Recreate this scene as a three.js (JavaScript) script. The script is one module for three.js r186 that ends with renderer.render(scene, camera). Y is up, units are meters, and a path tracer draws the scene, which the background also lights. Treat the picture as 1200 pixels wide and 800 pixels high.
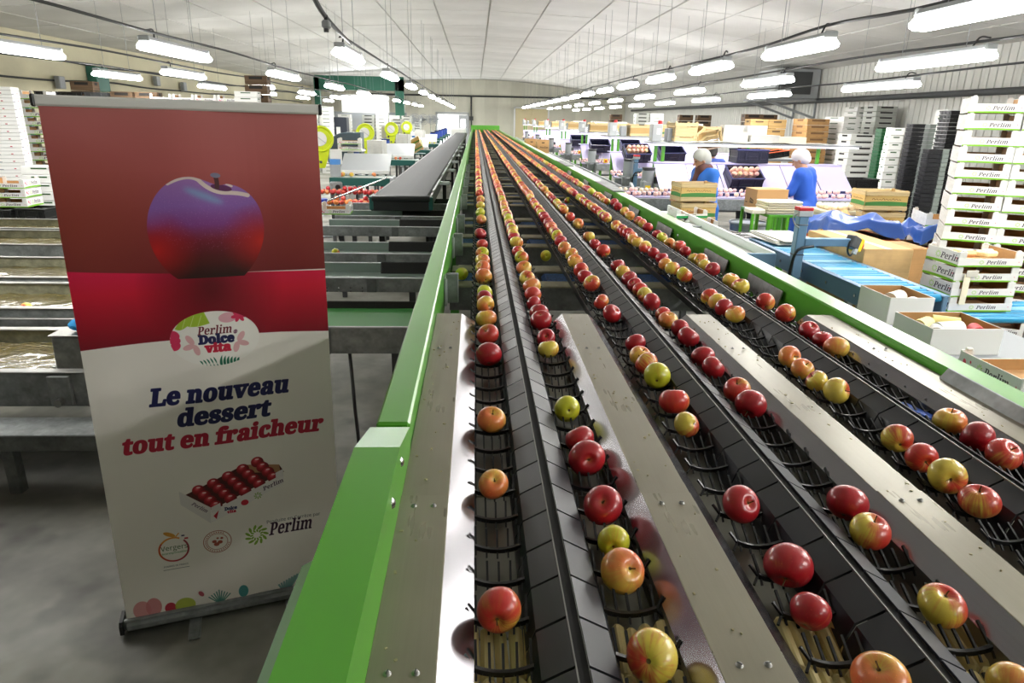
import * as THREE from 'three';
import { mergeGeometries } from 'three/addons/utils/BufferGeometryUtils.js';
import { RectAreaLightUniformsLib } from 'three/addons/lights/RectAreaLightUniformsLib.js';

// ---------- camera, light, exposure ----------
RectAreaLightUniformsLib.init();
const scene = new THREE.Scene();
const camera = new THREE.PerspectiveCamera(53.13, 1.5, 0.05, 200);
camera.position.set(0, 2, 0);
camera.rotation.order = 'YXZ';
camera.rotation.set(-0.31546, -0.05725, 0.020);
const renderer = new THREE.WebGLRenderer({ antialias: true });
renderer.toneMapping = THREE.LinearToneMapping;
renderer.toneMappingExposure = 1.5;
renderer.shadowMap.enabled = true;
const LAMP_POWER = 10, LAMP_COLOR = new THREE.Color(1.0, 0.985, 0.93);
scene.background = new THREE.Color(0.02, 0.02, 0.02);   // the hall is closed; nothing of it is seen

// ---------- helpers ----------
let seed = 7;
function rnd() { seed = (seed + 0x6d2b79f5) | 0; let t = Math.imul(seed ^ (seed >>> 15), 1 | seed); t = (t + Math.imul(t ^ (t >>> 7), 61 | t)) ^ t; return ((t ^ (t >>> 14)) >>> 0) / 4294967296; }
const rr = (a, b) => a + (b - a) * rnd();
const pick = (a) => a[Math.floor(rnd() * a.length) % a.length];
const used = {};
function numbered(n) { const k = used[n] = (used[n] ?? -1) + 1; return k ? n + '_' + String(k).padStart(3, '0') : n; }
const ordinal = (n) => { const t = ['', 'first', 'second', 'third', 'fourth', 'fifth', 'sixth', 'seventh', 'eighth', 'ninth', 'tenth']; if (t[n]) return t[n]; const e = n % 100 > 10 && n % 100 < 14 ? 'th' : ['th', 'st', 'nd', 'rd'][n % 10] || 'th'; return n + e; };
function tag(o, label, category, group, kind) { o.userData = { label, category }; if (group) o.userData.group = group; if (kind) o.userData.kind = kind; return o; }
function thing(name, label, category, [x, y, z] = [0, 0, 0], turn = 0, group) {
  const o = new THREE.Group(); o.name = numbered(name); o.position.set(x, y, z); o.rotation.y = turn; scene.add(o);
  return tag(o, label, category, group);
}
function part(parent, name, geo, mat, x = 0, y = 0, z = 0, rx = 0, ry = 0, rz = 0) {
  const m = new THREE.Mesh(geo, mat); m.name = numbered(name); m.position.set(x, y, z); m.rotation.set(rx, ry, rz);
  m.castShadow = m.receiveShadow = true; parent.add(m); return m;
}
function struct(name, geo, mat, x = 0, y = 0, z = 0) { const m = part(scene, name, geo, mat, x, y, z); m.userData = { kind: 'structure' }; return m; }
function copy(o, label, [x, y, z], turn, group) {
  const c = o.clone(); c.name = numbered(o.name.replace(/_\d{3}$/, '')); c.userData = { ...o.userData };
  c.position.set(x, y, z); if (turn !== undefined) c.rotation.y = turn; if (label) c.userData.label = label; if (group) c.userData.group = group; scene.add(c); return c;
}
// geometry: every builder returns a non-indexed geometry with uv in metres, so that pieces merge
function fromTris(pos, uv) {
  const g = new THREE.BufferGeometry(); g.setAttribute('position', new THREE.Float32BufferAttribute(pos, 3)); g.setAttribute('uv', new THREE.Float32BufferAttribute(uv ?? new Array(pos.length / 3 * 2).fill(0), 2)); g.computeVertexNormals(); return g;
}
function boxUV(g) {   // planar uv in metres by the dominant normal
  const p = g.attributes.position, n = g.attributes.normal, u = new Float32Array(p.count * 2);
  for (let i = 0; i < p.count; i++) {
    const ax = Math.abs(n.getX(i)), ay = Math.abs(n.getY(i)), az = Math.abs(n.getZ(i));
    if (ay >= ax && ay >= az) { u[i * 2] = p.getX(i); u[i * 2 + 1] = -p.getZ(i); } else if (ax >= az) { u[i * 2] = -p.getZ(i); u[i * 2 + 1] = p.getY(i); } else { u[i * 2] = p.getX(i); u[i * 2 + 1] = p.getY(i); }
  }
  g.setAttribute('uv', new THREE.BufferAttribute(u, 2)); return g;
}
const cacheB = new Map();
function cb(w, h, d, c = Math.min(w, h, d) * 0.12) {   // chamfered box, centred
  const k = [w, h, d, c].map((v) => v.toFixed(4)).join(); if (cacheB.has(k)) return cacheB.get(k);
  const X = w / 2, Y = h / 2, Z = d / 2, P = [];
  const q = (a, b, cc, e) => P.push(...a, ...b, ...cc, ...a, ...cc, ...e), t = (a, b, cc) => P.push(...a, ...b, ...cc);
  const v = (sx, sy, sz, ax) => [sx * (X - (ax === 0 ? 0 : c)), sy * (Y - (ax === 1 ? 0 : c)), sz * (Z - (ax === 2 ? 0 : c))];
  for (const s of [1, -1]) {
    const f = (a, b, cc, e) => s > 0 ? q(a, b, cc, e) : q(e, cc, b, a);
    f(v(s, -1, 1, 0), v(s, -1, -1, 0), v(s, 1, -1, 0), v(s, 1, 1, 0));
    f(v(-1, s, 1, 1), v(1, s, 1, 1), v(1, s, -1, 1), v(-1, s, -1, 1));
    f(v(-1, -1, s, 2), v(1, -1, s, 2), v(1, 1, s, 2), v(-1, 1, s, 2));
  }
  const edge = (a, b, cc, e, out) => { // orient outwards
    const n = new THREE.Vector3().subVectors(new THREE.Vector3(...b), new THREE.Vector3(...a)).cross(new THREE.Vector3().subVectors(new THREE.Vector3(...cc), new THREE.Vector3(...a)));
    n.dot(out) > 0 ? q(a, b, cc, e) : q(e, cc, b, a);
  };
  for (const a of [1, -1]) for (const b of [1, -1]) {
    edge(v(a, b, -1, 0), v(a, b, 1, 0), v(a, b, 1, 1), v(a, b, -1, 1), new THREE.Vector3(a, b, 0));
    edge(v(a, -1, b, 0), v(a, 1, b, 0), v(a, 1, b, 2), v(a, -1, b, 2), new THREE.Vector3(a, 0, b));
    edge(v(-1, a, b, 1), v(1, a, b, 1), v(1, a, b, 2), v(-1, a, b, 2), new THREE.Vector3(0, a, b));
    for (const e of [1, -1]) { const A = v(a, b, e, 0), B = v(a, b, e, 1), C = v(a, b, e, 2); a * b * e > 0 ? t(A, B, C) : t(A, C, B); }
  }
  const g = boxUV(fromTris(P)); cacheB.set(k, g); return g;
}
const plainB = new Map();
function pb(w, h, d) { const k = w.toFixed(4) + h.toFixed(4) + d.toFixed(4); if (!plainB.has(k)) plainB.set(k, boxUV(new THREE.BoxGeometry(w, h, d).toNonIndexed())); return plainB.get(k); }
const at = (g, x, y, z, rx = 0, ry = 0, rz = 0) => g.clone().applyMatrix4(new THREE.Matrix4().makeRotationFromEuler(new THREE.Euler(rx, ry, rz)).setPosition(x, y, z));
const cyl = (r0, r1, h, n = 16, open = false) => new THREE.CylinderGeometry(r0, r1, h, n, 1, open).toNonIndexed();
const merge = (list) => mergeGeometries(list);
function bar(a, b, w, h = w, c) {   // a bar of rectangular section from a to b
  const A = new THREE.Vector3(...a), B = new THREE.Vector3(...b), d = B.clone().sub(A), L = d.length();
  const g = (c === undefined ? pb(w, h, L) : cb(w, h, L, c)).clone();
  const m = new THREE.Matrix4().lookAt(B, A, Math.abs(d.y) > 0.98 * L ? new THREE.Vector3(0, 0, 1) : new THREE.Vector3(0, 1, 0));
  return g.applyMatrix4(m.setPosition(A.add(B).multiplyScalar(0.5)));
}
function rod(a, b, r, n = 8) {
  const A = new THREE.Vector3(...a), B = new THREE.Vector3(...b), d = B.clone().sub(A), L = d.length();
  return cyl(r, r, L, n).applyQuaternion(new THREE.Quaternion().setFromUnitVectors(new THREE.Vector3(0, 1, 0), d.normalize())).translate((A.x + B.x) / 2, (A.y + B.y) / 2, (A.z + B.z) / 2);
}
function tube(pts, r, seg = 24, n = 6) { return new THREE.TubeGeometry(new THREE.CatmullRomCurve3(pts.map((p) => new THREE.Vector3(...p))), seg, r, n).toNonIndexed(); }
function extrudeZ(pts, depth) {   // profile in XY swept along -z from z = 0
  const s = new THREE.Shape(pts.map(([x, y]) => new THREE.Vector2(x, y)));
  return boxUV(new THREE.ExtrudeGeometry(s, { depth, bevelEnabled: false, steps: 1 }).translate(0, 0, -depth));
}
const mirrorX = (pts) => pts.map(([x, y]) => [-x, y]).reverse();
function lathe(pts, n = 24) { return new THREE.LatheGeometry(pts.map(([x, y]) => new THREE.Vector2(x, y)), n).toNonIndexed(); }

// ---------- textures and materials ----------
const hash = (x, y, s) => { let h = Math.imul(x, 374761393) ^ Math.imul(y, 668265263) ^ Math.imul(s, 2246822519); h = Math.imul(h ^ (h >>> 13), 1274126177); return ((h ^ (h >>> 16)) >>> 0) / 4294967296; };
function vnoise(x, y, px, py, s) {   // value noise, tiling with period px, py cells
  const xi = Math.floor(x), yi = Math.floor(y), fx = x - xi, fy = y - yi, u = fx * fx * (3 - 2 * fx), v = fy * fy * (3 - 2 * fy);
  const m = (a, n) => ((a % n) + n) % n, h = (a, b) => hash(m(a, px), m(b, py), s);
  return (h(xi, yi) * (1 - u) + h(xi + 1, yi) * u) * (1 - v) + (h(xi, yi + 1) * (1 - u) + h(xi + 1, yi + 1) * u) * v;
}
function fbm(x, y, cx, cy, s, oct = 4) { let a = 0.5, t = 0, w = 0; for (let i = 0; i < oct; i++) { t += a * vnoise(x * cx, y * cy, cx, cy, s + i); w += a; a *= 0.55; cx *= 2; cy *= 2; } return t / w; }
const clamp = (v, a = 0, b = 1) => Math.min(b, Math.max(a, v)), mix = (a, b, t) => a + (b - a) * t, sstep = (a, b, x) => { const t = clamp((x - a) / (b - a)); return t * t * (3 - 2 * t); };
function dataTex(w, h, f, srgb = true, rep = [1, 1]) {   // f(u, v) -> [r, g, b] in 0..1 (sRGB values for colour maps)
  const d = new Uint8Array(w * h * 4);
  for (let y = 0; y < h; y++) for (let x = 0; x < w; x++) { const c = f((x + 0.5) / w, (y + 0.5) / h), o = (y * w + x) * 4; d[o] = clamp(c[0]) * 255; d[o + 1] = clamp(c[1]) * 255; d[o + 2] = clamp(c[2]) * 255; d[o + 3] = 255; }
  const t = new THREE.DataTexture(d, w, h); t.wrapS = t.wrapT = THREE.RepeatWrapping; t.magFilter = t.minFilter = THREE.LinearFilter; t.repeat.set(...rep); if (srgb) t.colorSpace = THREE.SRGBColorSpace; t.needsUpdate = true; return t;
}
function canvasTex(w, h, draw) { const c = document.createElement('canvas'); c.width = w; c.height = h; draw(c.getContext('2d'), w, h); const t = new THREE.CanvasTexture(c); t.colorSpace = THREE.SRGBColorSpace; t.magFilter = THREE.LinearFilter; return t; }
const std = (color, roughness = 0.6, metalness = 0, o = {}) => new THREE.MeshStandardMaterial({ color, roughness, metalness, ...o });
const phys = (color, roughness, o = {}) => new THREE.MeshPhysicalMaterial({ color, roughness, ...o });
const grey1 = (v) => [v, v, v];
const T = {
  concrete: dataTex(1024, 1024, (u, v) => { const a = fbm(u, v, 4, 4, 1, 6), b = fbm(u, v, 40, 40, 9, 3), c = fbm(u, v, 9, 9, 21, 4); const k = 0.64 + (a - 0.5) * 0.46 + (b - 0.5) * 0.14 - sstep(0.60, 0.74, c) * 0.14; return [k * 1.0, k * 1.0, k * 0.96]; }, true, [0.25, 0.25]),
  concreteR: dataTex(512, 512, (u, v) => grey1(0.34 + fbm(u, v, 6, 6, 31, 5) * 0.42), false, [0.25, 0.25]),
  brushed: dataTex(512, 512, (u, v) => { const s = fbm(u, v, 160, 3, 5, 2), a = fbm(u, v, 5, 5, 15, 5) ; const k = 0.86 + (s - 0.5) * 0.03 + (a - 0.5) * 0.10; return [k, k * 0.985, k * 0.95]; }, true, [2, 1]),
  brushedR: dataTex(256, 256, (u, v) => grey1(0.55 + (fbm(u, v, 90, 3, 3, 2) - 0.5) * 0.1 + (fbm(u, v, 4, 4, 8, 4) - 0.5) * 0.35), false, [2, 1]),
  galv: dataTex(512, 512, (u, v) => { const a = fbm(u, v, 14, 14, 3, 4), b = fbm(u, v, 60, 60, 6, 2); const k = 0.74 + (a - 0.5) * 0.34 + (b - 0.5) * 0.12; return [k * 0.98, k, k * 1.0]; }, true, [1, 1]),
  cardboard: dataTex(256, 256, (u, v) => { const a = fbm(u, v, 3, 60, 3, 3), b = fbm(u, v, 8, 8, 7, 4); const k = 0.94 + (a - 0.5) * 0.06 + (b - 0.5) * 0.14; return [k, k, k]; }, true, [1.5, 1.5]),
  wood: dataTex(512, 256, (u, v) => { const w = fbm(u, v, 2, 24, 3, 4), g = fbm(u, v, 6, 90, 12, 2); const k = 0.82 + (w - 0.5) * 0.36 + (g - 0.5) * 0.12; return [k, k * 0.97, k * 0.92]; }, true, [1.2, 3]),
  fleck: dataTex(256, 256, (u, v) => { const b = fbm(u, v, 50, 50, 6, 3), a = fbm(u, v, 6, 6, 16, 4); return grey1(0.72 + (b - 0.5) * 0.8 + (a - 0.5) * 0.3); }, true, [3, 3]),
  plaster: dataTex(256, 256, (u, v) => { const a = fbm(u, v, 5, 5, 26, 5); const k = 0.93 + (a - 0.5) * 0.14; return [k, k, k]; }, true, [0.2, 0.2]),
  ripple: dataTex(512, 512, (u, v) => { const a = fbm(u + 0.05 * Math.sin(6.28 * v * 3), v, 10, 22, 2, 4), b = fbm(u, v, 30, 50, 12, 3); return grey1(0.65 * (1 - Math.abs(2 * a - 1)) + 0.35 * b); }, false, [0.8, 1.6]),
};
const M = {
  panelTop: std(0xaaa697, 0.55, 0.35, { map: T.brushed, roughnessMap: T.brushedR }),
  slope: std(0x9c9ca6, 0.22, 0.95, { map: T.brushed }),
  steel: std(0xa9abad, 0.38, 0.85, { map: T.brushed }),
  galv: std(0xb4b6b6, 0.48, 0.3, { map: T.galv }),
  galvDark: std(0x8e9090, 0.5, 0.3, { map: T.galv }),
  dusty: std(0xb9b394, 0.6, 0.1, { map: T.galv }),
  traySteel: std(0x83837a, 0.3, 0.45, { map: T.brushed }),
  darkSteel: std(0x62635c, 0.3, 0.5, { map: T.brushed }),
  green: phys(0x57a82c, 0.32, { clearcoat: 0.35, clearcoatRoughness: 0.2 }),
  greenDark: phys(0x3a8424, 0.5),
  greenBelt: std(0x2f7a33, 0.6),
  teal: std(0x0d4c46, 0.5), tealGrey: std(0x84938c, 0.4, 0.3),
  blackPlastic: std(0x151617, 0.34), tileBlack: phys(0x1f2127, 0.47, { clearcoat: 0.15, clearcoatRoughness: 0.35 }), blackMatte: std(0x0c0c0c, 0.75), rubber: std(0x121110, 0.62, 0, { map: T.fleck }),
  belt: std(0x33373a, 0.6, 0, { map: T.fleck }), bluePad: std(0x2c66ac, 0.85, 0, { map: T.fleck }), pad: std(0xd9c98c, 0.6),
  white: std(0xd8d8d5, 0.6), whitePlastic: std(0xe8e9ea, 0.4), offWhite: std(0xcfcbbf, 0.6), whiteCard: std(0xdad9d5, 0.7, 0, { map: T.cardboard }),
  brownCard: std(0xb88d5a, 0.8, 0, { map: T.cardboard }), brownCardLight: std(0xcfa973, 0.8, 0, { map: T.cardboard }), brownDark: std(0x7b5a3a, 0.8, 0, { map: T.cardboard }),
  wood: std(0xd2b27a, 0.75, 0, { map: T.wood }), woodDark: std(0x6f5a45, 0.8, 0, { map: T.wood }), woodPale: std(0xe6d3a8, 0.75, 0, { map: T.wood }),
  blue: std(0x1c4fb4, 0.6), blueDark: std(0x1b2350, 0.45), blueSteel: std(0x62839f, 0.45, 0.2), blueRoller: phys(0x1583b0, 0.35, { clearcoat: 0.3 }), grey: std(0x8d9194, 0.5), greyLight: std(0xa9adb0, 0.45), greyDark: std(0x47494b, 0.55),
  red: std(0xc41e26, 0.45), yellow: std(0xe8c61a, 0.45), lime: std(0xc5d40c, 0.4), orange: std(0xd85a20, 0.5), wire: std(0x26282a, 0.6), chrome: std(0xcfd2d4, 0.2, 1),
  tarp: phys(0x1f4c9c, 0.42, { clearcoat: 0.2 }), skin: std(0xb98a6d, 0.6), hair: std(0x1d1614, 0.7),
  purpleWhite: std(0xb9b2d4, 0.5), wall: std(0xe2e0d2, 0.7, 0, { map: T.plaster }), wallCream: std(0xd9d2b4, 0.75, 0, { map: T.plaster }), ceil: std(0xd8d7d4, 0.85, 0, { map: T.plaster }), ceilFrame: std(0xb5b4b0, 0.8),
  concrete: std(0xb9b8b2, 1, 0, { map: T.concrete, roughnessMap: T.concreteR }),
  lampGlow: std(0xffffff, 0.4, 0, { emissive: new THREE.Color(1, 0.985, 0.95), emissiveIntensity: 28 }),
  daylight: std(0xffffff, 0.5, 0, { emissive: new THREE.Color(0.95, 0.98, 1), emissiveIntensity: 2.6 }),
};

// ---------- the hall ----------
const ZB = -55, ZF = 9, XL = -12.3, XR = 11.5;
const CEIL = [[-12.3, 3.98], [-8.1, 4.28], [-5, 4.52], [-2.6, 4.66], [0.4, 4.71], [3.2, 4.60], [6, 4.36], [8.4, 4.08], [11.5, 3.74]];
function ceilY(x) { for (let i = 1; i < CEIL.length; i++) if (x <= CEIL[i][0]) { const [a, p] = CEIL[i - 1], [b, q] = CEIL[i]; return p + (q - p) * (x - a) / (b - a); } return CEIL[8][1]; }
struct('floor', pb(XR - XL + 0.6, 0.2, ZF - ZB + 0.6), M.concrete, (XL + XR) / 2, -0.1, (ZF + ZB) / 2);
{ // ceiling: a backing sheet above, recessed joints between panels 1.4 m x 3 m
  const P = [], U = [], zs = [ZF + 0.3, ZB - 0.3];
  for (let i = 1; i < CEIL.length; i++) {
    const [a, p] = CEIL[i - 1], [b, q] = CEIL[i], y = 0.035;
    for (const [dy, flip] of [[y, 0], [y + 0.15, 1]]) { const A = [a, p + dy, zs[0]], B = [b, q + dy, zs[0]], C = [b, q + dy, zs[1]], D = [a, p + dy, zs[1]]; P.push(...(flip ? [...A, ...B, ...C, ...A, ...C, ...D] : [...C, ...B, ...A, ...D, ...C, ...A])); }
  }
  const ceil = struct('ceiling', fromTris(P), M.ceilFrame);
  const xs = []; for (let x = -12.2; x < 11.4; x += 1.395) xs.push(x + 0.015);
  const cm = [0, 1, 2].map((i) => std([0xdad9d6, 0xd6d5d2, 0xd3d2cf][i], 0.85, 0, { map: T.plaster }));
  const cache = new Map(), rest = [];
  for (const x of xs) {
    const x1 = Math.min(x + 1.395, XR), y0 = ceilY(x), y1 = ceilY(x1), w = Math.hypot(x1 - x, y1 - y0) - 0.045, a = Math.atan2(y1 - y0, x1 - x);
    const g = cb(w, 0.03, 2.96, 0.006);
    for (let j = 0; j < 21; j++) {
      const z = 5.5 - j * 3 - (Math.abs(x) > 4 ? 0 : 0.0);
      if (z - 1.5 < ZB) continue;
      if (z > -5) { rest.push(at(g, (x + x1) / 2, (y0 + y1) / 2 + 0.02, z, 0, 0, a)); continue; }
      part(ceil, 'ceiling_panel', g, cm[(j * 7 + xs.indexOf(x) * 3) % 3], (x + x1) / 2, (y0 + y1) / 2 + 0.02 + rr(-0.004, 0.004), z, 0, 0, a);
    }
  }
  const r = part(ceil, 'ceiling_panels', merge(rest), cm[0]); r.userData = { kind: 'stuff' };
}
// walls with thickness; cladding sheets with ribs on the far and the right wall
struct('wall_left', pb(0.3, 4.6, ZF - ZB + 0.6), M.wallCream, XL - 0.15, 2.1, (ZF + ZB) / 2);
struct('wall_front', pb(XR - XL + 0.6, 5.2, 0.3), M.wall, (XL + XR) / 2, 2.4, ZF + 0.15);
const wallR = struct('wall_right', pb(0.3, 4.5, ZF - ZB + 0.6), M.wall, XR + 0.18, 2.0, (ZF + ZB) / 2);
const wallB = struct('wall_back', pb(XR - XL + 0.6, 5.2, 0.3), M.wall, (XL + XR) / 2, 2.4, ZB - 0.19);
{
  const g1 = merge([pb(0.994, 4.9, 0.012), ...[0, 1, 2, 3].map((i) => at(pb(0.05, 4.9, 0.03), -0.375 + i * 0.25, 0, 0.012))]);
  const mA = [std(0xe2e0d2, 0.7, 0, { map: T.plaster }), std(0xdad8ca, 0.7, 0, { map: T.plaster })];
  for (let i = 0; i < 24; i++) part(wallB, 'cladding_sheet', g1, mA[i % 2], XL + 0.5 + i - (XL + XR) / 2, 0.0, 0.17);
  const g2 = merge([pb(0.994, 4.1, 0.012), ...[0, 1, 2, 3].map((i) => at(pb(0.05, 4.1, 0.03), -0.375 + i * 0.25, 0, 0.012))]);
  for (let i = 0; i < 52; i++) part(wallR, 'cladding_sheet', g2, [std(0xd9d9d4, 0.65, 0, { map: T.plaster }), M.wall][i % 2 ? 0 : 0], -0.165, 0.0, ZB + 0.5 + i - (ZF + ZB) / 2, 0, -Math.PI / 2, 0);
}
{ // doors and bright openings of the far wall
  const d1 = struct('door_1', pb(2.3, 2.25, 0.05), M.whitePlastic, -1.75, 1.12, ZB + 0.05);
  part(d1, 'door_frame', merge([at(pb(0.12, 2.4, 0.1), -1.2, 0.05, 0), at(pb(0.12, 2.4, 0.1), 1.2, 0.05, 0), at(pb(2.5, 0.12, 0.1), 0, 1.2, 0)]), M.greyLight);
  part(d1, 'daylight_pane', pb(1.55, 2.1, 0.03), M.daylight, -0.32, 0, 0.03);
  part(d1, 'door_leaf', cb(0.62, 2.1, 0.05, 0.01), M.greyLight, 0.82, 0, 0.03);
  part(d1, 'door_window', pb(0.34, 0.6, 0.02), M.daylight, 0.82, 0.45, 0.06);
  const d2 = struct('door_2', pb(2.5, 2.75, 0.05), std(0xcdbf98, 0.7), 4.3, 1.37, ZB + 0.05);
  part(d2, 'door_frame', merge([at(pb(0.12, 2.85, 0.1), -1.3, 0.05, 0), at(pb(0.12, 2.85, 0.1), 1.3, 0.05, 0), at(pb(2.72, 0.12, 0.1), 0, 1.42, 0)]), M.whitePlastic);
  for (const s of [-1, 1]) part(d2, 'door_leaf', cb(1.2, 2.65, 0.05, 0.01), std(0xd6c9a4, 0.7), s * 0.62, 0, 0.03);
  // green portal around a glazed gate, in front of the left part of the far wall
  const tr = struct('trim_1', merge([at(pb(0.5, 4.0, 0.4), 1.75, 2.0, 0), at(pb(5.0, 0.75, 0.4), -0.5, 3.75, 0), at(pb(0.3, 4.0, 0.4), -2.9, 2.0, 0)]), std(0x1f5a48, 0.6), -6.1, 0, -42);
  const w1 = struct('window_1', pb(2.6, 0.9, 0.06), M.daylight, -6.3, 2.65, -41.8);
  part(w1, 'window_frame', merge([at(pb(2.7, 0.07, 0.1), 0, 0.47, 0), at(pb(2.7, 0.07, 0.1), 0, -0.47, 0), at(pb(0.07, 0.95, 0.1), -1.33, 0, 0), at(pb(0.07, 0.95, 0.1), 1.33, 0, 0)]), M.white);
  struct('trim_2', merge([at(pb(5.2, 2.2, 0.1), -0.5, 1.1, 0)]), M.grey, -6.1, 0, -42.3);
}
for (const [w, h, x, y, z, ry, p] of [[1.5, 2.0, -2.07, 1.12, ZB + 0.12, Math.PI, 14], [2.5, 0.8, -6.3, 2.65, -41.7, Math.PI, 14]]) { const l = new THREE.RectAreaLight(0xf4f9ff, p, w, h); l.position.set(x, y, z); l.rotation.y = ry; l.name = numbered('daylight_window_light'); scene.add(l); }
tag(part(scene, 'wall_pipe', merge([rod([-8.2, 3.55, ZB + 0.2], [10.6, 3.55, ZB + 0.2], 0.06), rod([-0.3, 0, ZB + 0.2], [-0.3, 3.55, ZB + 0.2], 0.06), at(pb(0.3, 0.3, 0.15), -0.3, 1.95, ZB + 0.2)]), M.wire), 'dark conduit running across the upper far wall', 'pipe');
tag(part(scene, 'wall_pipe', rod([XR - 0.12, 2.72, -52], [XR - 0.12, 2.78, 0], 0.075), M.greyDark), 'thick dark pipe along the white ribbed side wall', 'pipe');
for (const [y, l] of [[3.35, 'upper black cable bundle along the cream wall'], [2.85, 'lower black cable bundle along the cream wall']]) {
  const pts = []; for (let z = -52; z <= 2; z += 3) pts.push([XL + 0.06, y + rr(-0.05, 0.05), z]);
  tag(part(scene, 'wall_cable', tube(pts, 0.028, 90, 5), M.wire), l, 'cable');
}
for (const [z, y, k] of [[-18.5, 3.15, 0], [-22, 2.75, 1], [-28.5, 3.1, 0], [-31, 3.0, 0], [-24.2, 2.95, 2]])
  tag(part(scene, k === 2 ? 'wall_cabinet' : 'junction_box', cb(k === 2 ? 0.3 : 0.16, k === 2 ? 0.75 : 0.35, k === 2 ? 0.8 : 0.3, 0.02), k === 2 ? std(0x2d6a5c, 0.5) : M.grey, XL + 0.16, y, z), k === 2 ? 'dark green wall cabinet on the cream wall' : ['', '', ''][k] + `small grey junction box, ${['first', 'second', 'third', 'fourth'][[-18.5, -22, -28.5, -31].indexOf(z)]} along the cream wall`, 'box');
{ // air duct box high on the right wall
  const d = thing('air_cooler', 'grey air cooler box on bracket high on the ribbed side wall', 'air cooler', [10.6, 0, -24.5]);
  part(d, 'housing', cb(1.5, 0.95, 1.6, 0.03), M.greyLight, 0.1, 3.28, 0); part(d, 'grille', pb(1.1, 0.7, 0.04), M.greyDark, 0, 3.3, 0.82);
  part(d, 'shelf', cb(1.9, 0.06, 2.0, 0.01), M.grey, -0.05, 2.77, 0); for (const z of [-0.8, 0.8]) part(d, 'bracket', merge([bar([0.8, 2.2, z], [-0.9, 2.74, z], 0.07), bar([0.8, 2.2, z], [0.8, 2.74, z], 0.07)]), M.grey);
}
// ---------- ceiling lamps: rows of sealed batten lights ----------
const lampRows = [ // x, y, first z, pitch, count, length, row wording
  [3.37, 2.76, 3.6, 2.8, 20, 1.4, 'first row over the packing tables'], [5.15, 2.72, 1.1, 4.6, 12, 1.9, 'second row over packing tables'], [7.15, 2.68, -3.0, 4.8, 11, 2.2, 'row near the ribbed side wall'],
  [-1.58, 2.72, -9.35, 4.35, 11, 1.3, 'row above the black belt'], [-3.7, 2.72, -4.4, 5.0, 10, 1.8, 'row above the labelling machines'], [-5.75, 2.72, -4.4, 5.2, 9, 1.8, 'row above the water channels'], [-7.6, 2.72, -10.5, 5.5, 8, 1.8, 'row beside the cream wall']];
const housingShape = [[-0.055, 0.02], [0.055, 0.02], [0.06, 0.045], [0.04, 0.08], [-0.04, 0.08], [-0.06, 0.045]];
function makeLamp(len, drop, wires) {
  const o = new THREE.Group();
  part(o, 'housing', extrudeZ(housingShape, len).translate(0, 0.0, len / 2), M.greyLight);
  const D = [[-0.05, 0.03], [-0.095, -0.022], [-0.09, -0.05], [-0.05, -0.07], [0.05, -0.07], [0.09, -0.05], [0.095, -0.022], [0.05, 0.03]].reverse();
  part(o, 'diffuser', extrudeZ(D, len).translate(0, 0, len / 2), M.lampGlow);
  for (const s of [-1, 1]) part(o, 'end_cap', cb(0.13, 0.065, 0.035, 0.012), M.greyLight, 0, 0.055, s * (len / 2));
  for (const s of [-1, 1]) part(o, 'suspension_wire', rod([0, 0.07, s * len * 0.3], [0, drop, s * len * 0.3], 0.004, 5), M.grey);
  part(o, 'cable_loop', tube([[0, 0.07, len * 0.35], [0.02, 0.16, len * 0.38], [0, 0.14, len * 0.48]], 0.01, 8, 5), M.wire);
  return o;
}
for (const [x, y, z0, pitch, n, len, row] of lampRows) {
  const proto = makeLamp(len, ceilY(x) - y + 0.02); proto.name = 'batten_lamp';
  for (let i = 0; i < n; i++) {
    const z = z0 - i * pitch; if (z < -53) continue;
    const o = i ? copy(proto, null, [x, y, z]) : (proto.name = numbered('batten_lamp'), scene.add(proto), proto.position.set(x, y, z), proto);
    tag(o, `batten lamp, ${ordinal(i + 1)} from near end of the ${row}`, 'lamp', 'hanging batten lamps');
    const l = new THREE.RectAreaLight(LAMP_COLOR, LAMP_POWER, 0.14, len - 0.1); l.position.set(0, -0.09, 0); l.rotation.x = -Math.PI / 2; l.name = numbered('batten_lamp_light'); o.add(l);
  }
  const pts = []; for (let z = z0 + 0.6; z > z0 - (n - 1) * pitch - 1; z -= pitch / 2) pts.push([x + 0.03, y + 0.13 + rr(-0.03, 0.03), z]);
  tag(part(scene, 'lamp_cable', tube(pts, 0.016, pts.length * 4, 5), M.wire), `black power cable strung along the ${row}`, 'cable');
}
{ // one more cable from the camera-side ceiling to the labelling row, with a small sensor on it
  const pts = [[-0.9, 2.92, -4], [-1.25, 2.84, -6], [-1.55, 2.84, -9.3]];
  tag(part(scene, 'lamp_cable', tube(pts, 0.02, 20, 6), M.wire), 'black cable with hanging sensor leading to the row above the black belt', 'cable');
  const s = thing('ceiling_sensor', 'small grey sensor clamped under the black ceiling cable', 'sensor', [-1.32, 2.79, -6.7]); part(s, 'body', cb(0.07, 0.07, 0.1, 0.015), M.grey, 0, -0.03, 0); part(s, 'lens', cyl(0.022, 0.022, 0.03, 10), M.blackPlastic, 0, -0.08, 0.02); part(s, 'clamp', cb(0.03, 0.06, 0.03), M.wire, 0, 0.02, 0);
}

// ---------- the apple sorting line ----------
const LANES = [0.045, 0.266, 0.57, 0.79, 1.091, 1.308], RIDGES = [0.156, 0.68, 1.2], PITCH = 0.104, ZEND = -48;
const laneName = ['lane nearest the banner', 'second lane from the banner', 'third lane from the banner', 'fourth lane from the banner', 'fifth lane from the banner', 'lane farthest from the banner'];
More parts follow.
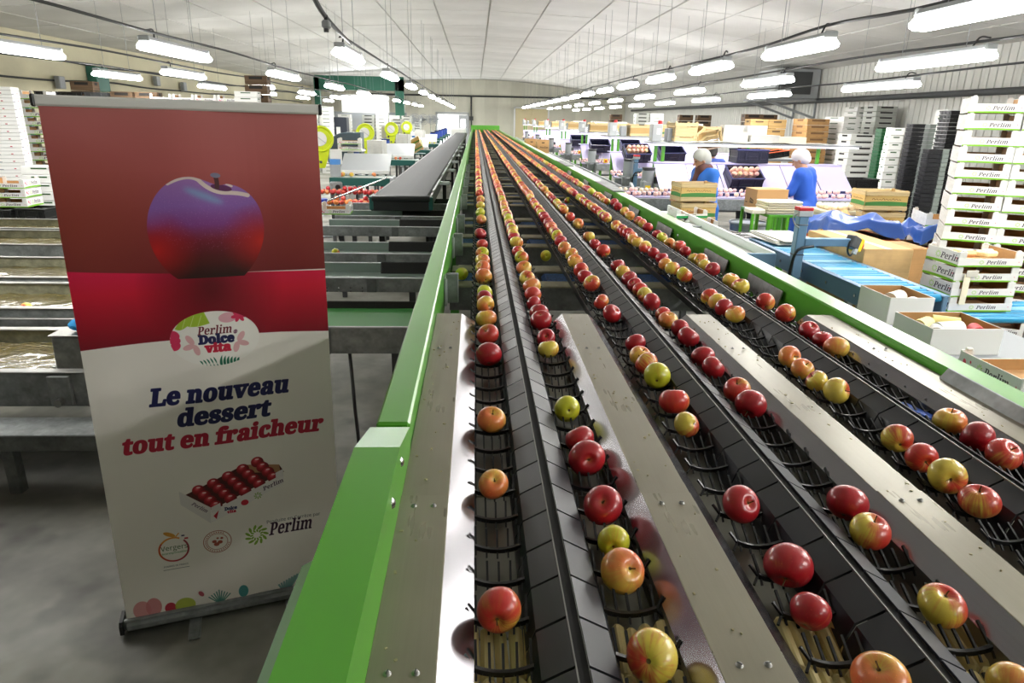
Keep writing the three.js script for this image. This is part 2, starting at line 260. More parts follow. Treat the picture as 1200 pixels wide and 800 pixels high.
// green guide rails
{
  const r = thing('guide_rail', 'long green guide rail of the sorting line on the banner side', 'rail', [0, 0, 0]);
  part(r, 'rail_body', cb(0.08, 0.24, 46.5, 0.006), M.green, -0.195, 1.185, -24.75);
  const hs = [[-0.242, 1.10], [-0.155, 1.10], [-0.155, 1.358], [-0.242, 1.358]];
  // raised sleeve over the near end, with a sloping shoulder
  const P = [], q = (a, b, c, d) => P.push(...a, ...b, ...c, ...a, ...c, ...d), xl = -0.244, xr = -0.152, z0 = 0.6, z1 = -1.265, z2 = -1.47, yt = 1.36, ys = 1.308, yb = 1.09;
  q([xl, yt, z0], [xr, yt, z0], [xr, yt, z1], [xl, yt, z1]); q([xl, yt, z1], [xr, yt, z1], [xr, ys, z2], [xl, ys, z2]);
  q([xr, yb, z0], [xr, yb, z1], [xr, yt, z1], [xr, yt, z0]); q([xr, yb, z1], [xr, yb, z2], [xr, ys, z2], [xr, yt, z1]);
  q([xl, yb, z1], [xl, yb, z0], [xl, yt, z0], [xl, yt, z1]); q([xl, yb, z2], [xl, yb, z1], [xl, yt, z1], [xl, ys, z2]); q([xl, yb, z2], [xl, ys, z2], [xr, ys, z2], [xr, yb, z2]); q([xl, yb, z0], [xr, yb, z0], [xr, yt, z0], [xl, yt, z0]);
  part(r, 'sleeve', boxUV(fromTris(P)), M.green);
  for (const z of [-1.12, -1.28]) part(r, 'bolt', lathe([[0, 0.006], [0.007, 0.005], [0.011, 0]], 12), M.chrome, -0.152, 1.318, z, 0, 0, -Math.PI / 2);
  part(r, 'side_plate', extrudeZ([[-0.352, 0.9], [-0.246, 0.9], [-0.246, 1.185], [-0.268, 1.185], [-0.345, 1.14]], 1.78), M.greenDark, 0, 0, 0.6);
  part(r, 'edge_trim', bar([-0.266, 1.186, 0.5], [-0.266, 1.186, -0.9], 0.005), M.greyLight);
  for (const z of [0.1, -6.3, -12.5, -20, -28, -36, -44]) part(r, 'leg', cb(0.08, 1.08, 0.08, 0.006), M.greenDark, -0.19, 0.54, z);
  const R = thing('guide_rail', 'long green guide rail of the sorting line beside the white boxes', 'rail', [0, 0, 0]);
  part(R, 'rail_body', cb(0.1, 0.2, 48.6, 0.006), M.green, 1.55, 1.172, -23.7);
  for (const [z0, z1] of [[-8.6, -7.4], [-13, -11.5]]) part(R, 'joint_plate', cb(0.13, 0.012, z1 - z0, 0.002), M.galv, 1.55, 1.279, (z0 + z1) / 2);
  part(R, 'scanner_plate', cb(0.012, 0.055, 1.15, 0.003), std(0xf2f4f8, 0.6, 0, { map: T.galv }), 1.478, 1.256, -1.37, 0, 0, -0.6);
  for (const z of [-4.98, -5.12]) part(R, 'bolt', lathe([[0, 0.006], [0.007, 0.005], [0.011, 0]], 12), M.chrome, 1.5, 1.2, z, 0, 0, Math.PI / 2);
  for (const z of [-3.35, -4.1, -5.3, -6.4, -7.7, -9.3, -11]) part(R, 'deflector_plate', cb(0.006, 0.085, 0.42, 0.002), M.galv, 1.478, 1.19, z, 0, 0, -0.22);
  for (const z of [0.1, -6.3, -12.5, -20, -28, -36, -44]) part(R, 'leg', cb(0.08, 1.08, 0.08, 0.006), M.greenDark, 1.55, 0.54, z);
  const e = thing('end_beam', 'green cross beam closing the far end of the sorting line', 'beam', [0.68, 0, -48.2]);
  part(e, 'beam', cb(1.9, 0.5, 0.25, 0.02), M.green, 0, 1.28, 0); for (const s of [-1, 1]) part(e, 'leg', cb(0.12, 1.05, 0.12, 0.01), M.greenDark, s * 0.8, 0.525, 0);
}
// stainless cover panels between the lanes, near end
const crumbMat = std(0xa39a78, 0.9), crumbDark = std(0x5d5340, 0.9);
function coverPanel(x0, x1, left, right, label, flat) {
  const o = thing('cover_panel', label, 'panel', [0, 0, 0]), th = 0.004, y = 1.25, z1 = -2.67;
  const seg = [[0.5, -1.262], [-1.258, z1]];
  seg.forEach(([a, b], k) => {
    part(o, 'top_plate', cb(x1 - x0, th, a - b, 0.0015), M.panelTop, (x0 + x1) / 2, y - (k ? 0.003 : 0) - th / 2, (a + b) / 2);
    if (left) part(o, 'slope_plate', bar2([x0, y - 0.001 - (k ? 0.003 : 0)], [left[0], left[1]], a, b), M.slope);
    if (left) part(o, 'skirt_plate', pb(0.004, 0.075, a - b), M.steel, left[0] + 0.002, left[1] - 0.0375, (a + b) / 2); if (right) part(o, 'skirt_plate', pb(0.004, 0.075, a - b), M.steel, right[0] - 0.002, right[1] - 0.0375, (a + b) / 2);
    if (right) part(o, 'slope_plate', bar2([x1, y - 0.001 - (k ? 0.003 : 0)], [right[0], right[1]], a, b), M.slope);
  });
  // far end closing plate under the top
  part(o, 'end_plate', pb(x1 - x0, 0.07, th), M.steel, (x0 + x1) / 2, y - 0.04, z1 + 0.004);
  for (const z of [-0.78, -1.22, -2.22]) for (const f of [0.3, 0.7]) { const b = part(o, 'bolt', lathe([[0, 0.004], [0.004, 0.0035], [0.0065, 0]], 10), M.steel, mix(x0, x1, f), y, z); part(b, 'slot', pb(0.008, 0.0012, 0.0015), M.greyDark, 0, 0.004, 0, 0, rr(0, 3), 0); }
  const g = []; for (let i = 0; i < 30; i++) g.push(at(cb(rr(0.002, 0.006), rr(0.0015, 0.004), rr(0.002, 0.008), 0.0006), rr(x0 + 0.008, x1 - 0.008), y + 0.001, -0.62 - 2.0 * rnd(), rr(-0.2, 0.2), rr(0, 3), 0));
  const c = part(o, 'crumbs', merge(g), crumbMat); c.userData = { kind: 'stuff' };
  return o;
}
function bar2(p, q, a, b) {   // a thin plate from profile point p to q, swept from z = a to z = b
  const dx = q[0] - p[0], dy = q[1] - p[1], L = Math.hypot(dx, dy), nx = -dy / L * 0.003, ny = dx / L * 0.003, s = Math.sign(ny) < 0 ? 1 : -1;
  const pr = [p, q, [q[0] + s * nx, q[1] + s * ny], [p[0] + s * nx, p[1] + s * ny]]; const ar = pr.reduce((t, c, i) => t + c[0] * pr[(i + 1) % 4][1] - pr[(i + 1) % 4][0] * c[1], 0);
  return extrudeZ(ar > 0 ? pr : pr.reverse(), a - b).translate(0, 0, a);
}
coverPanel(-0.153, -0.053, null, [0.0, 1.212], 'steel cover panel along the green rail on the banner side');
coverPanel(0.354, 0.46, [0.321, 1.214], [0.497, 1.214], 'dusty steel cover panel between the second and third apple lanes');
coverPanel(0.87, 0.97, [0.833, 1.214], [1.010, 1.214], 'pale steel cover panel between the fourth and fifth apple lanes');
coverPanel(1.377, 1.488, [1.341, 1.214], null, 'pale steel cover panel between the outermost lane and the far green rail');
// lane conveyors: black ridge tiles in the middle, fingered carriers on both sides
{
  const prof = [[-0.0105, 1.252], [-0.058, 1.2255], [-0.0725, 1.185], [-0.076, 1.13], [-0.071, 1.13], [-0.0675, 1.184], [-0.0545, 1.2215], [-0.0105, 1.2465]];
  const mk = (pts) => extrudeZ(pts.slice().reverse(), 0.0985).translate(0, 0, 0.04925);
  const tileL = mk(prof), tileR = mk(mirrorX(prof));
  // carrier: a sagging cross bar with five prongs and two horns
  const g = [], W = 0.047, sag = (x) => 0.011 * ((x / W) ** 2 - 1);
  for (let i = 0; i < 6; i++) { const a = -W + i * W / 3, b = a + W / 3; g.push(bar([a, sag(a), 0], [b, sag(b), 0], 0.007, 0.009)); }
  for (const x of [-0.042, -0.021, 0, 0.021, 0.042]) { const y = sag(x); g.push(bar([x, y, 0], [x * 1.03, y + 0.020, -0.040], 0.0042, 0.005)); g.push(bar([x, y - 0.002, 0.004], [x, y - 0.010, 0.013], 0.0035)); }
  for (const s of [-1, 1]) { g.push(bar([s * W, 0, 0], [s * (W + 0.013), 0.016, -0.012], 0.0045)); g.push(bar([s * W, -0.002, 0], [s * (W + 0.012), -0.008, 0.016], 0.0045)); }
  const carrier = merge(g);
  const chains = [[-0.055, 0], [0.055, 0]];
  const nearT = 34, nearC = 26, zs = -0.47, total = Math.floor((zs - ZEND) / PITCH);
  RIDGES.forEach((x, k) => {
    const o = thing('lane_conveyor', ['first', 'second', 'third'][k] + ' pair of black fingered apple lanes counted from the banner', 'conveyor', [x, 0, 0]);
    const L = zs - ZEND;
    part(o, 'ridge_track', pb(0.019, 0.05, L), M.blackMatte, 0, 1.222, (zs + ZEND) / 2);
    part(o, 'ridge_strip', pb(0.0022, 0.012, L), M.steel, -0.0095, 1.2485, (zs + ZEND) / 2);
    part(o, 'side_track', merge([-0.062, 0.062].map((d) => at(pb(0.02, 0.03, L), d, 1.15, (zs + ZEND) / 2)).concat([-0.165, 0.165].map((d) => at(pb(0.006, 0.03, L), d, 1.165, (zs + ZEND) / 2)))), M.blackPlastic);
    const tm = [M.tileBlack, phys(0x24262d, 0.44, { clearcoat: 0.15, clearcoatRoughness: 0.3 }), phys(0x1b1d22, 0.48, { clearcoat: 0.1, clearcoatRoughness: 0.3 })];
    for (let i = 0; i < nearT; i++) { const z = zs - i * PITCH - PITCH / 2; part(o, 'ridge_tile', tileL, tm[(i * 5 + k) % 3], 0, 0, z); part(o, 'ridge_tile', tileR, tm[(i * 7 + k) % 3], 0, 0, z); }
    const sides = [LANES[k * 2] - x, LANES[k * 2 + 1] - x];
    for (let i = 0; i < nearC; i++) for (const s of sides) part(o, 'fingered_carrier', carrier, M.blackPlastic, s, 1.206, zs - i * PITCH - 0.05 - (s > 0 ? 0.02 : 0));
    const n = total - nearT, m1 = new THREE.InstancedMesh(tileL, M.tileBlack, n), m2 = new THREE.InstancedMesh(tileR, M.tileBlack, n), n3 = total - nearC, m3 = new THREE.InstancedMesh(carrier, M.blackPlastic, n3 * 2), mm = new THREE.Matrix4();
    for (let i = 0; i < n; i++) { mm.makeTranslation(0, 0, zs - (i + nearT) * PITCH - PITCH / 2); m1.setMatrixAt(i, mm); m2.setMatrixAt(i, mm); }
    for (let i = 0; i < n3; i++) sides.forEach((s, j) => m3.setMatrixAt(i * 2 + j, mm.makeTranslation(s, 1.206, zs - (i + nearC) * PITCH - 0.05 - (s > 0 ? 0.02 : 0))));
    for (const [m, nm] of [[m1, 'far_ridge_tiles'], [m2, 'far_ridge_tiles'], [m3, 'far_carriers']]) { m.name = numbered(nm); m.castShadow = m.receiveShadow = true; m.userData = { kind: 'stuff' }; o.add(m); }
    // trays and rubber pads under the near lanes
    for (const s of sides) {
      for (let i = 0; i < 4; i++) part(o, 'drip_tray', cb(0.125, 0.006, 0.455, 0.002), i % 2 ? M.darkSteel : M.traySteel, s, 1.160 - 0.002 * (i % 2), -1.17 - 0.46 * i);
      for (let r = 0; r < 4; r++) for (let i = 0; i < 5; i++) part(o, 'rubber_pad', cb(0.021, 0.03, 0.105, 0.008), M.pad, s - 0.048 + i * 0.024, 1.160 + 0.008 * Math.abs(i - 2), -0.56 - r * 0.112, 0.2, rr(-0.05, 0.05), (i - 2) * -0.12);
    }
    for (const z of [-0.6, -3, -9, -15, -21, -27, -33, -39, -45]) part(o, 'support_leg', merge([at(pb(0.06, 1.1, 0.06), 0, 0.55, z), at(pb(0.34, 0.04, 0.06), 0, 1.1, z)]), M.greyDark);
  });
}
tag(part(scene, 'blue_tag', bar([1.30, 1.196, -1.86], [1.325, 1.2, -1.74], 0.03, 0.006), M.blue), 'small blue plastic clip caught in the carriers of the outermost lane', 'clip');

// ---------- apples ----------
const APPLE = [];
{
  for (let k = 0; k < 3; k++) {
    const pts = [], N = 20;
    for (let i = 0; i <= N; i++) { const t = Math.PI * i / N, s = Math.sin(t), c = Math.cos(t); const x = s * (1 + 0.055 * c + 0.02 * k), y = c * (0.88 + 0.03 * k) - 0.30 * Math.exp(-((s / 0.30) ** 2)) * (c > 0 ? 1 : 0) + 0.17 * Math.exp(-((s / 0.26) ** 2)) * (c < 0 ? 1 : 0); pts.push([Math.max(x, 0) * 0.5, -y * 0.5 * -1]); }
    const g = new THREE.LatheGeometry(pts.map(([x, y]) => new THREE.Vector2(x, y)).reverse(), 28), p = g.attributes.position;
    for (let i = 0; i < p.count; i++) { const x = p.getX(i), y = p.getY(i), z = p.getZ(i), a = Math.atan2(z, x), lobe = 1 + 0.022 * Math.cos(5 * a + k) * sstep(0.2, -0.5, y) + 0.025 * Math.cos(a * 2 + k * 2), tilt = 0.06 * (k - 1); p.setXYZ(i, x * lobe, y + tilt * x, z * lobe); }
    g.computeVertexNormals();
    // close the seam's normals
    const n = g.attributes.normal, rows = N + 1; for (let j = 0; j < rows; j++) { const a = j, b = 28 * rows + j; const v = new THREE.Vector3(n.getX(a) + n.getX(b), n.getY(a) + n.getY(b), n.getZ(a) + n.getZ(b)).normalize(); n.setXYZ(a, v.x, v.y, v.z); n.setXYZ(b, v.x, v.y, v.z); }
    APPLE.push(g);
  }
}
const stemGeo = tube([[0, 0.30, 0], [0.012, 0.40, 0.01], [0.04, 0.50, 0.015]], 0.018, 6, 5);
const KINDS = { r: ['deep red', 1.05], m: ['red apple with yellow edge', 0.72], o: ['orange-blushed', 0.5], h: ['half red half yellow', 0.42], y: ['mostly yellow', 0.18], g: ['yellow-green', 0.02] };
const kindWord = { r: 'deep red apple', m: 'red apple with yellow patch', o: 'orange-red blushed apple', h: 'half red half yellow apple', y: 'mostly yellow apple', g: 'yellow-green apple' };
const appleMat = {};
for (const [k, [, cover]] of Object.entries(KINDS)) appleMat[k] = [0, 1].map((v) => {
  const sd = k.charCodeAt(0) * 7 + v * 131;
  const tex = dataTex(256, 128, (u, w) => {
    const a = Math.cos((u - 0.5) * 6.2832), lat = w - 0.5, n = fbm(u, w, 5, 3, sd, 4) - 0.5, st = fbm(u, w, 56, 3, sd + 9, 2) - 0.5, sp = fbm(u, w, 4, 4, sd + 40, 3) - 0.5;
    const soft = k === 'o' ? 0.75 : 0.42, m0 = cover * 1.5 - 0.55 + a * 0.42 + lat * 0.25 + n * 0.8 + st * 0.75, b = sstep(-soft, soft, m0 - 0.1) * (k === 'g' ? 0.25 : 1);
    const hub = sstep(0.90, 1.0, w) * 0.75;
    const yel = [0.90 + sp * 0.12, 0.80 + sp * 0.1, 0.32 + n * 0.1], grn = [0.80, 0.80, 0.19], red = k === 'o' ? [0.88 + n * 0.1, 0.42 + st * 0.14, 0.24] : k === 'r' ? [0.70 + n * 0.2, 0.12 + st * 0.08, 0.15] : [0.80 + n * 0.14, 0.22 + st * 0.14, 0.18];
    const base = k === 'g' || (k === 'y' && v) ? grn : yel;
    let c = [0, 1, 2].map((i) => mix(base[i], red[i], clamp(b - hub * 0.6)));
    const dot = vnoise(u * 90, w * 46, 90, 46, sd + 77) > 0.93 ? 0.10 : 0; c = c.map((x, i) => x + dot * (i < 2 ? 1 : 0.5));
    return w > 0.975 || w < 0.03 ? [0.42, 0.33, 0.16] : c;
  });
  return new THREE.MeshPhysicalMaterial({ map: tex, roughness: 0.32, clearcoat: 0.5, clearcoatRoughness: 0.15 });
});
const stemMat = std(0x6b4a26, 0.8);
function apple(kind, d, [x, y, z], withStem) {
  const o = new THREE.Mesh(APPLE[Math.floor(rnd() * 3) % 3], appleMat[kind][rnd() < 0.5 ? 0 : 1]);
  o.name = numbered('apple'); o.castShadow = o.receiveShadow = true; o.scale.setScalar(d); o.position.set(x, y, z);
  o.rotation.set(rr(-1.5, 1.7), rr(0, 6.28), rr(-1.2, 1.2), 'XYZ'); if (withStem) part(o, 'stem', stemGeo, stemMat);
  scene.add(o); return o;
}
// near apples one by one: kind, distance along the line in mm, diameter in mm, sideways offset in mm
const NEAR = [
'm933,75,-4 o1345,66,-3 o1677,75,0 r2199,86,3 m2421,83,4 o2637,82,1 o2863,78,0 r2981,73,-1 y3093,71,0 o3399,86,0 o3606,86,-2 o3814,82,-2 y4046,76,-2 m4336,76,0 r4741,86,-8 o5455,81,4 g5866,86,0 y6342,85,4 o6823,86,7 m7413,86,-1',
'h820,79,2 o1026,77,-1 g1128,60,4 r1242,81,3 r1450,86,1 r1561,73,1 g1749,74,-7 y2273,72,-6 r2402,70,-2 r2616,82,-1 r2730,78,1 r2911,64,-6 m3050,75,1 o3201,86,8 y3367,82,-2 o3615,86,-2 y3899,84,3 m4112,77,-5 y4412,86,3 r4612,81,-4',
'o765,80,22 r918,66,-9 r1033,82,4 r1243,78,-6 h1650,67,0 m1790,86,4 g1995,86,7 m2115,79,3 o2201,73,0 r2343,71,17 r2722,81,1 m2932,72,-5 h3264,86,6 r3416,79,-3 m3583,82,0 o3813,86,-1 y4018,81,8 o4243,80,-7 r4495,79,-2 y4703,82,-1',
'o758,58,-1 h920,75,0 h1137,78,-3 r1238,86,4 r1770,86,2 m1880,78,3 r2077,77,-5 r2184,78,-4 r2399,82,9 r2528,73,15 o2636,75,-4 m2739,68,3 r2922,79,-1 y3063,71,3 m3163,73,3 r3252,75,-2 r3384,78,-1 o3548,77,-1 r3703,80,3 m4139,86,0 r4410,72,-8 h4681,82,-4 o5284,85,9 m5668,84,-4 o6110,86,1',
'm1243,79,0 y1354,80,3 m1447,76,1 h1555,72,6 y1872,81,6 h1965,69,-8 o2074,70,-5 o2185,80,0 o2721,81,6 r2826,80,-4 o2928,79,0 h3021,77,-4 y3475,84,10 h3646,79,-6 o3762,76,-13 r3937,79,13 r4098,77,3 h4302,81,-1 o4493,79,-8 o4594,75,-14',
'm1453,82,-3 r1553,82,4 o1648,81,-7 o2279,86,-1 r2380,76,-2 r2488,80,-3 m2734,86,12 m2918,86,0 h3213,86,-4 o3348,85,-2 r3619,82,-7 y3747,71,-9 o3870,83,6 h3946,69,-11 r4177,73,6 m4346,81,17 o4472,73,-11 y4692,76,-5 r4825,72,-7 r5148,77,3 h5371,73,17 m5514,75,15 o5766,85,0 o6068,82,19 r6413,86,27 r6758,86,62'
];
const farSpots = [];
NEAR.forEach((text, lane) => {
  const list = text.split(' ').map((s) => [s[0], ...s.slice(1).split(',').map(Number)]); let z = list[list.length - 1][1] / 1000, n = list.length;
  list.forEach(([k, zz, d, dx], i) => {
    const dia = clamp(d, 62, 84) / 1000, o = apple(k, dia, [LANES[lane] + dx / 1000, 1.1955 + dia / 2 * 0.93, -zz / 1000], zz < 2600);
    tag(o, `${kindWord[k]}, ${ordinal(i + 1)} from near end of ${laneName[lane]}`, 'apple', 'apples riding the sorting lanes');
  });
  let run = 8;
  while (z < 47.5) {
    z += rr(0.074, 0.098); if (--run < 0) { run = 5 + Math.floor(rnd() * (z > 14 ? 40 : 14)); z += rr(0.05, z > 14 ? 0.12 : 0.32); }
    const k = 'rrmmmoooohhyyyg'[Math.floor(rnd() * 15)], dia = rr(0.070, 0.083), p = [LANES[lane] + rr(-0.008, 0.008), 1.1955 + dia / 2 * 0.93, -z];
    if (n < 50) { n++; tag(apple(k, dia, p, false), `${kindWord[k]}, ${ordinal(n)} from near end of ${laneName[lane]}`, 'apple', 'apples riding the sorting lanes'); } else farSpots.push([k, dia, p]);
  }
});
function appleHeap(name, label, spots, pale = 0) {   // uncounted apples: one object
  const g = new THREE.SphereGeometry(0.5, 12, 9), p = g.attributes.position; for (let i = 0; i < p.count; i++) p.setY(i, p.getY(i) * 0.9 - 0.1 * Math.exp(-((Math.hypot(p.getX(i), p.getZ(i)) / 0.14) ** 2)) * Math.sign(p.getY(i))); g.computeVertexNormals();
  const m = new THREE.InstancedMesh(g, phys(0xffffff, 0.38, { clearcoat: 0.3, clearcoatRoughness: 0.25 }), spots.length), M4 = new THREE.Matrix4(), Q = new THREE.Quaternion(), c = new THREE.Color();
  const tint = { r: 0xb0262a, m: 0xc24434, o: 0xdd8048, h: 0xd07a3c, y: 0xdcbb4c, g: 0xc6c23c };
  spots.forEach(([k, d, pos], i) => { m.setMatrixAt(i, M4.compose(new THREE.Vector3(...pos), Q.setFromEuler(new THREE.Euler(rr(-1, 1), rr(0, 6), rr(-1, 1))), new THREE.Vector3(d, d, d))); m.setColorAt(i, c.setHex(tint[k]).multiplyScalar(rr(0.9, 1.2)).lerp(new THREE.Color(1, 0.86, 0.84), pale)); });
  m.name = numbered(name); m.castShadow = m.receiveShadow = true; scene.add(m); return tag(m, label, 'apples', null, 'stuff');
}
appleHeap('distant_apples', 'distant apples running in unbroken chains down all six sorting lanes', farSpots);

// ---------- roll-up banner ----------
{
  const o = thing('rollup_banner', 'tall roll-up banner with printed purple apple and French slogan', 'banner', [-0.986, 0, -2.453], 0.3112); o.rotation.z = -0.0115;
  const W = 0.8425, print = canvasTex(884, 2048, (c, w, h) => {
    const X = (s) => s * w, Y = (y) => (2.007 - y) / 1.951 * h, ell = (x, y, rx, ry, rot = 0) => { c.beginPath(); c.ellipse(x, y, rx, ry, rot, 0, 7); };
    const lin = (x0, y0, x1, y1, st) => { const g = c.createLinearGradient(x0, y0, x1, y1); st.forEach(([t, k]) => g.addColorStop(t, k)); return g; };
    const rad = (x, y, r0, r1, st) => { const g = c.createRadialGradient(x, y, r0, x, y, r1); st.forEach(([t, k]) => g.addColorStop(t, k)); return g; };
    c.fillStyle = '#f1ece4'; c.fillRect(0, 0, w, h);
    c.fillStyle = lin(0, 0, 0, Y(1.45), [[0, '#cc7674'], [0.35, '#c0615f'], [0.7, '#9c3e3e'], [1, '#7b2729']]); c.fillRect(0, 0, w, Y(1.45));
    c.fillStyle = rad(X(0.05), Y(1.62), 10, 330, [[0, 'rgba(150,66,46,.55)'], [1, 'rgba(150,66,46,0)']]); c.fillRect(0, 0, w, Y(1.45));
    c.fillStyle = rad(X(0.98), Y(1.60), 10, 280, [[0, 'rgba(140,48,40,.45)'], [1, 'rgba(140,48,40,0)']]); c.fillRect(0, 0, w, Y(1.45));
    // crimson ground
    c.beginPath(); c.moveTo(0, Y(1.478)); c.quadraticCurveTo(X(0.4), Y(1.448), w, Y(1.445)); c.lineTo(w, Y(1.203)); c.quadraticCurveTo(X(0.5), Y(1.232), 0, Y(1.198)); c.closePath();
    c.fillStyle = lin(0, Y(1.47), 0, Y(1.2), [[0, '#e61f50'], [0.3, '#d81838'], [0.75, '#a01228'], [1, '#801022']]); c.fill(); c.save(); c.clip();
    c.fillStyle = rad(X(0.52), Y(1.40), 20, 260, [[0, 'rgba(70,2,16,.75)'], [1, 'rgba(70,2,16,0)']]); c.fillRect(0, 0, w, h); c.restore();
    // the printed apple
    const ap = () => { c.beginPath(); c.moveTo(X(0.398), Y(1.437)); c.bezierCurveTo(X(0.33), Y(1.48), X(0.29), Y(1.57), X(0.312), Y(1.65)); c.bezierCurveTo(X(0.335), Y(1.74), X(0.42), Y(1.80), X(0.50), Y(1.788)); c.bezierCurveTo(X(0.55), Y(1.778), X(0.58), Y(1.752), X(0.62), Y(1.765)); c.bezierCurveTo(X(0.70), Y(1.758), X(0.752), Y(1.70), X(0.755), Y(1.62)); c.bezierCurveTo(X(0.757), Y(1.54), X(0.70), Y(1.47), X(0.658), Y(1.437)); c.closePath(); };
    ap(); c.save(); c.fillStyle = lin(0, Y(1.79), 0, Y(1.435), [[0, '#ad7ec6'], [0.28, '#9868bc'], [0.46, '#8c4590'], [0.62, '#7d1c33'], [0.82, '#541718'], [1, '#2a1310']]); c.fill(); c.clip();
    c.fillStyle = rad(X(0.33), Y(1.54), 5, 150, [[0, 'rgba(205,28,30,.95)'], [1, 'rgba(190,25,30,0)']]); c.fillRect(0, 0, w, h);
    c.fillStyle = rad(X(0.745), Y(1.56), 5, 150, [[0, 'rgba(215,45,35,.95)'], [1, 'rgba(190,25,30,0)']]); c.fillRect(0, 0, w, h);
    c.fillStyle = rad(X(0.31), Y(1.68), 3, 90, [[0, 'rgba(150,105,190,.8)'], [1, 'rgba(150,105,190,0)']]); c.fillRect(0, 0, w, h);
    for (let i = 0; i < 900; i++) { const a = rr(0, 6.28), r = Math.sqrt(rnd()); c.fillStyle = `rgba(225,170,225,${rr(0.05, 0.35)})`; c.fillRect(X(0.53 + 0.21 * r * Math.cos(a)), Y(1.65 + 0.12 * r * Math.sin(a)), rr(1, 3), rr(1, 3)); }
    c.fillStyle = 'rgba(140,190,225,.75)'; c.save(); c.translate(X(0.53), Y(1.725)); c.rotate(0.4); c.filter = 'blur(8px)'; ell(0, 0, 70, 13); c.fill(); c.filter = 'none'; c.restore();
    c.strokeStyle = '#f3dfda'; c.lineWidth = 15; c.lineCap = 'round'; c.beginPath(); c.moveTo(X(0.40), Y(1.768)); c.quadraticCurveTo(X(0.475), Y(1.802), X(0.515), Y(1.78)); c.quadraticCurveTo(X(0.555), Y(1.738), X(0.61), Y(1.735)); c.quadraticCurveTo(X(0.66), Y(1.735), X(0.70), Y(1.725)); c.stroke();
    c.lineWidth = 8; c.beginPath(); c.moveTo(X(0.55), Y(1.785)); c.quadraticCurveTo(X(0.60), Y(1.775), X(0.64), Y(1.757)); c.stroke();
    c.fillStyle = '#6a2f63'; ell(X(0.60), Y(1.752), 36, 11, 0.2); c.fill(); c.restore();
    c.strokeStyle = '#5a3136'; c.lineWidth = 15; c.beginPath(); c.moveTo(X(0.583), Y(1.748)); c.quadraticCurveTo(X(0.588), Y(1.77), X(0.582), Y(1.79)); c.stroke(); c.fillStyle = '#8d8aa5'; ell(X(0.582), Y(1.794), 17, 9, 0.1); c.fill();
    // oval emblem
    c.save(); ell(X(0.517), Y(1.208), 160, 110); c.fillStyle = '#f4f1ea'; c.fill(); c.clip();
    c.fillStyle = '#a9ca3b'; c.beginPath(); c.moveTo(X(0.36), Y(1.255)); c.quadraticCurveTo(X(0.42), Y(1.33), X(0.48), Y(1.315)); c.lineTo(X(0.50), Y(1.268)); c.quadraticCurveTo(X(0.44), Y(1.252), X(0.41), Y(1.262)); c.quadraticCurveTo(X(0.38), Y(1.24), X(0.36), Y(1.255)); c.fill();
    c.strokeStyle = '#d5e59a'; c.lineWidth = 2; for (const k of [0, 1, 2]) { c.beginPath(); c.moveTo(X(0.39 + k * 0.03), Y(1.255)); c.lineTo(X(0.41 + k * 0.03), Y(1.30)); c.stroke(); }
    c.fillStyle = '#e4adb8'; ell(X(0.575), Y(1.285), 34, 20, -0.1); c.fill(); c.fillStyle = '#d6305a'; for (let i = 0; i < 7; i++) { ell(X(0.62) + 15 * Math.cos(i), Y(1.287) + 11 * Math.sin(i), 14, 7, i); c.fill(); }
    c.fillStyle = '#d6345f'; for (const a of [-0.7, 0, 0.7]) { ell(X(0.355), Y(1.21 + a * 0.03), 20, 16, a); c.fill(); }
    c.fillStyle = '#e3b1b5'; for (const [x, m] of [[0.43, 1], [0.605, -1]]) for (const [dx, dy, a] of [[-20, 8, -0.3], [6, 22, 1.3], [-14, -20, 1.0]]) { ell(X(x) + m * dx, Y(1.19) + dy, 22, 11, m * a); c.fill(); }
    c.fillStyle = '#1c6b52'; for (let i = 0; i < 11; i++) { c.beginPath(); const x = X(0.455 + i * 0.014), s = i < 5 ? -1 : 1; c.moveTo(x, Y(1.105)); c.quadraticCurveTo(x - s * 4, Y(1.125), x + s * 10, Y(1.142 - Math.abs(i - 5) * 0.003)); c.quadraticCurveTo(x + s * 8, Y(1.12), x + 9, Y(1.1)); c.fill(); }
    c.restore();
    const word = (t, x0, x1, y, px, col, style = 'bold', skew = -0.2, stroke = 0.085) => { c.save(); c.font = `${style} ${px}px serif`; const tw = c.measureText(t).width; c.translate(X(x0), Y(y)); c.transform(X(x1 - x0) / tw, 0, skew, 1, 0, 0); c.fillStyle = c.strokeStyle = col; c.lineWidth = px * stroke; c.lineJoin = 'round'; c.strokeText(t, 0, 0); c.fillText(t, 0, 0); c.restore(); };
    word('Perlim', 0.445, 0.585, 1.226, 46, '#6b1626', 'bold', -0.2, 0.01); word('®', 0.59, 0.607, 1.222, 20, '#7b4a62');
    word('Dolce', 0.447, 0.592, 1.192, 46, '#17194f', 'bold', -0.05, 0.13); word('vita', 0.47, 0.575, 1.158, 46, '#c5193c', 'bold', -0.05, 0.13);
    word('Le nouveau', 0.222, 0.802, 0.966, 96, '#191a52'); word('dessert', 0.318, 0.712, 0.875, 96, '#17184b'); word('tout en fraicheur', 0.088, 0.942, 0.785, 92, '#b51a38');
    // crate of apples
    const Q = (pts, col) => { c.fillStyle = col; c.beginPath(); pts.forEach(([s, y], i) => c[i ? 'lineTo' : 'moveTo'](X(s), Y(y))); c.closePath(); c.fill(); };
    Q([[0.30, 0.578], [0.565, 0.675], [0.735, 0.655], [0.755, 0.62], [0.42, 0.505]], '#4a1613');
    Q([[0.565, 0.645], [0.572, 0.68], [0.735, 0.655], [0.74, 0.62]], '#a97a55'); Q([[0.63, 0.674], [0.67, 0.682], [0.675, 0.668]], '#b58a62');
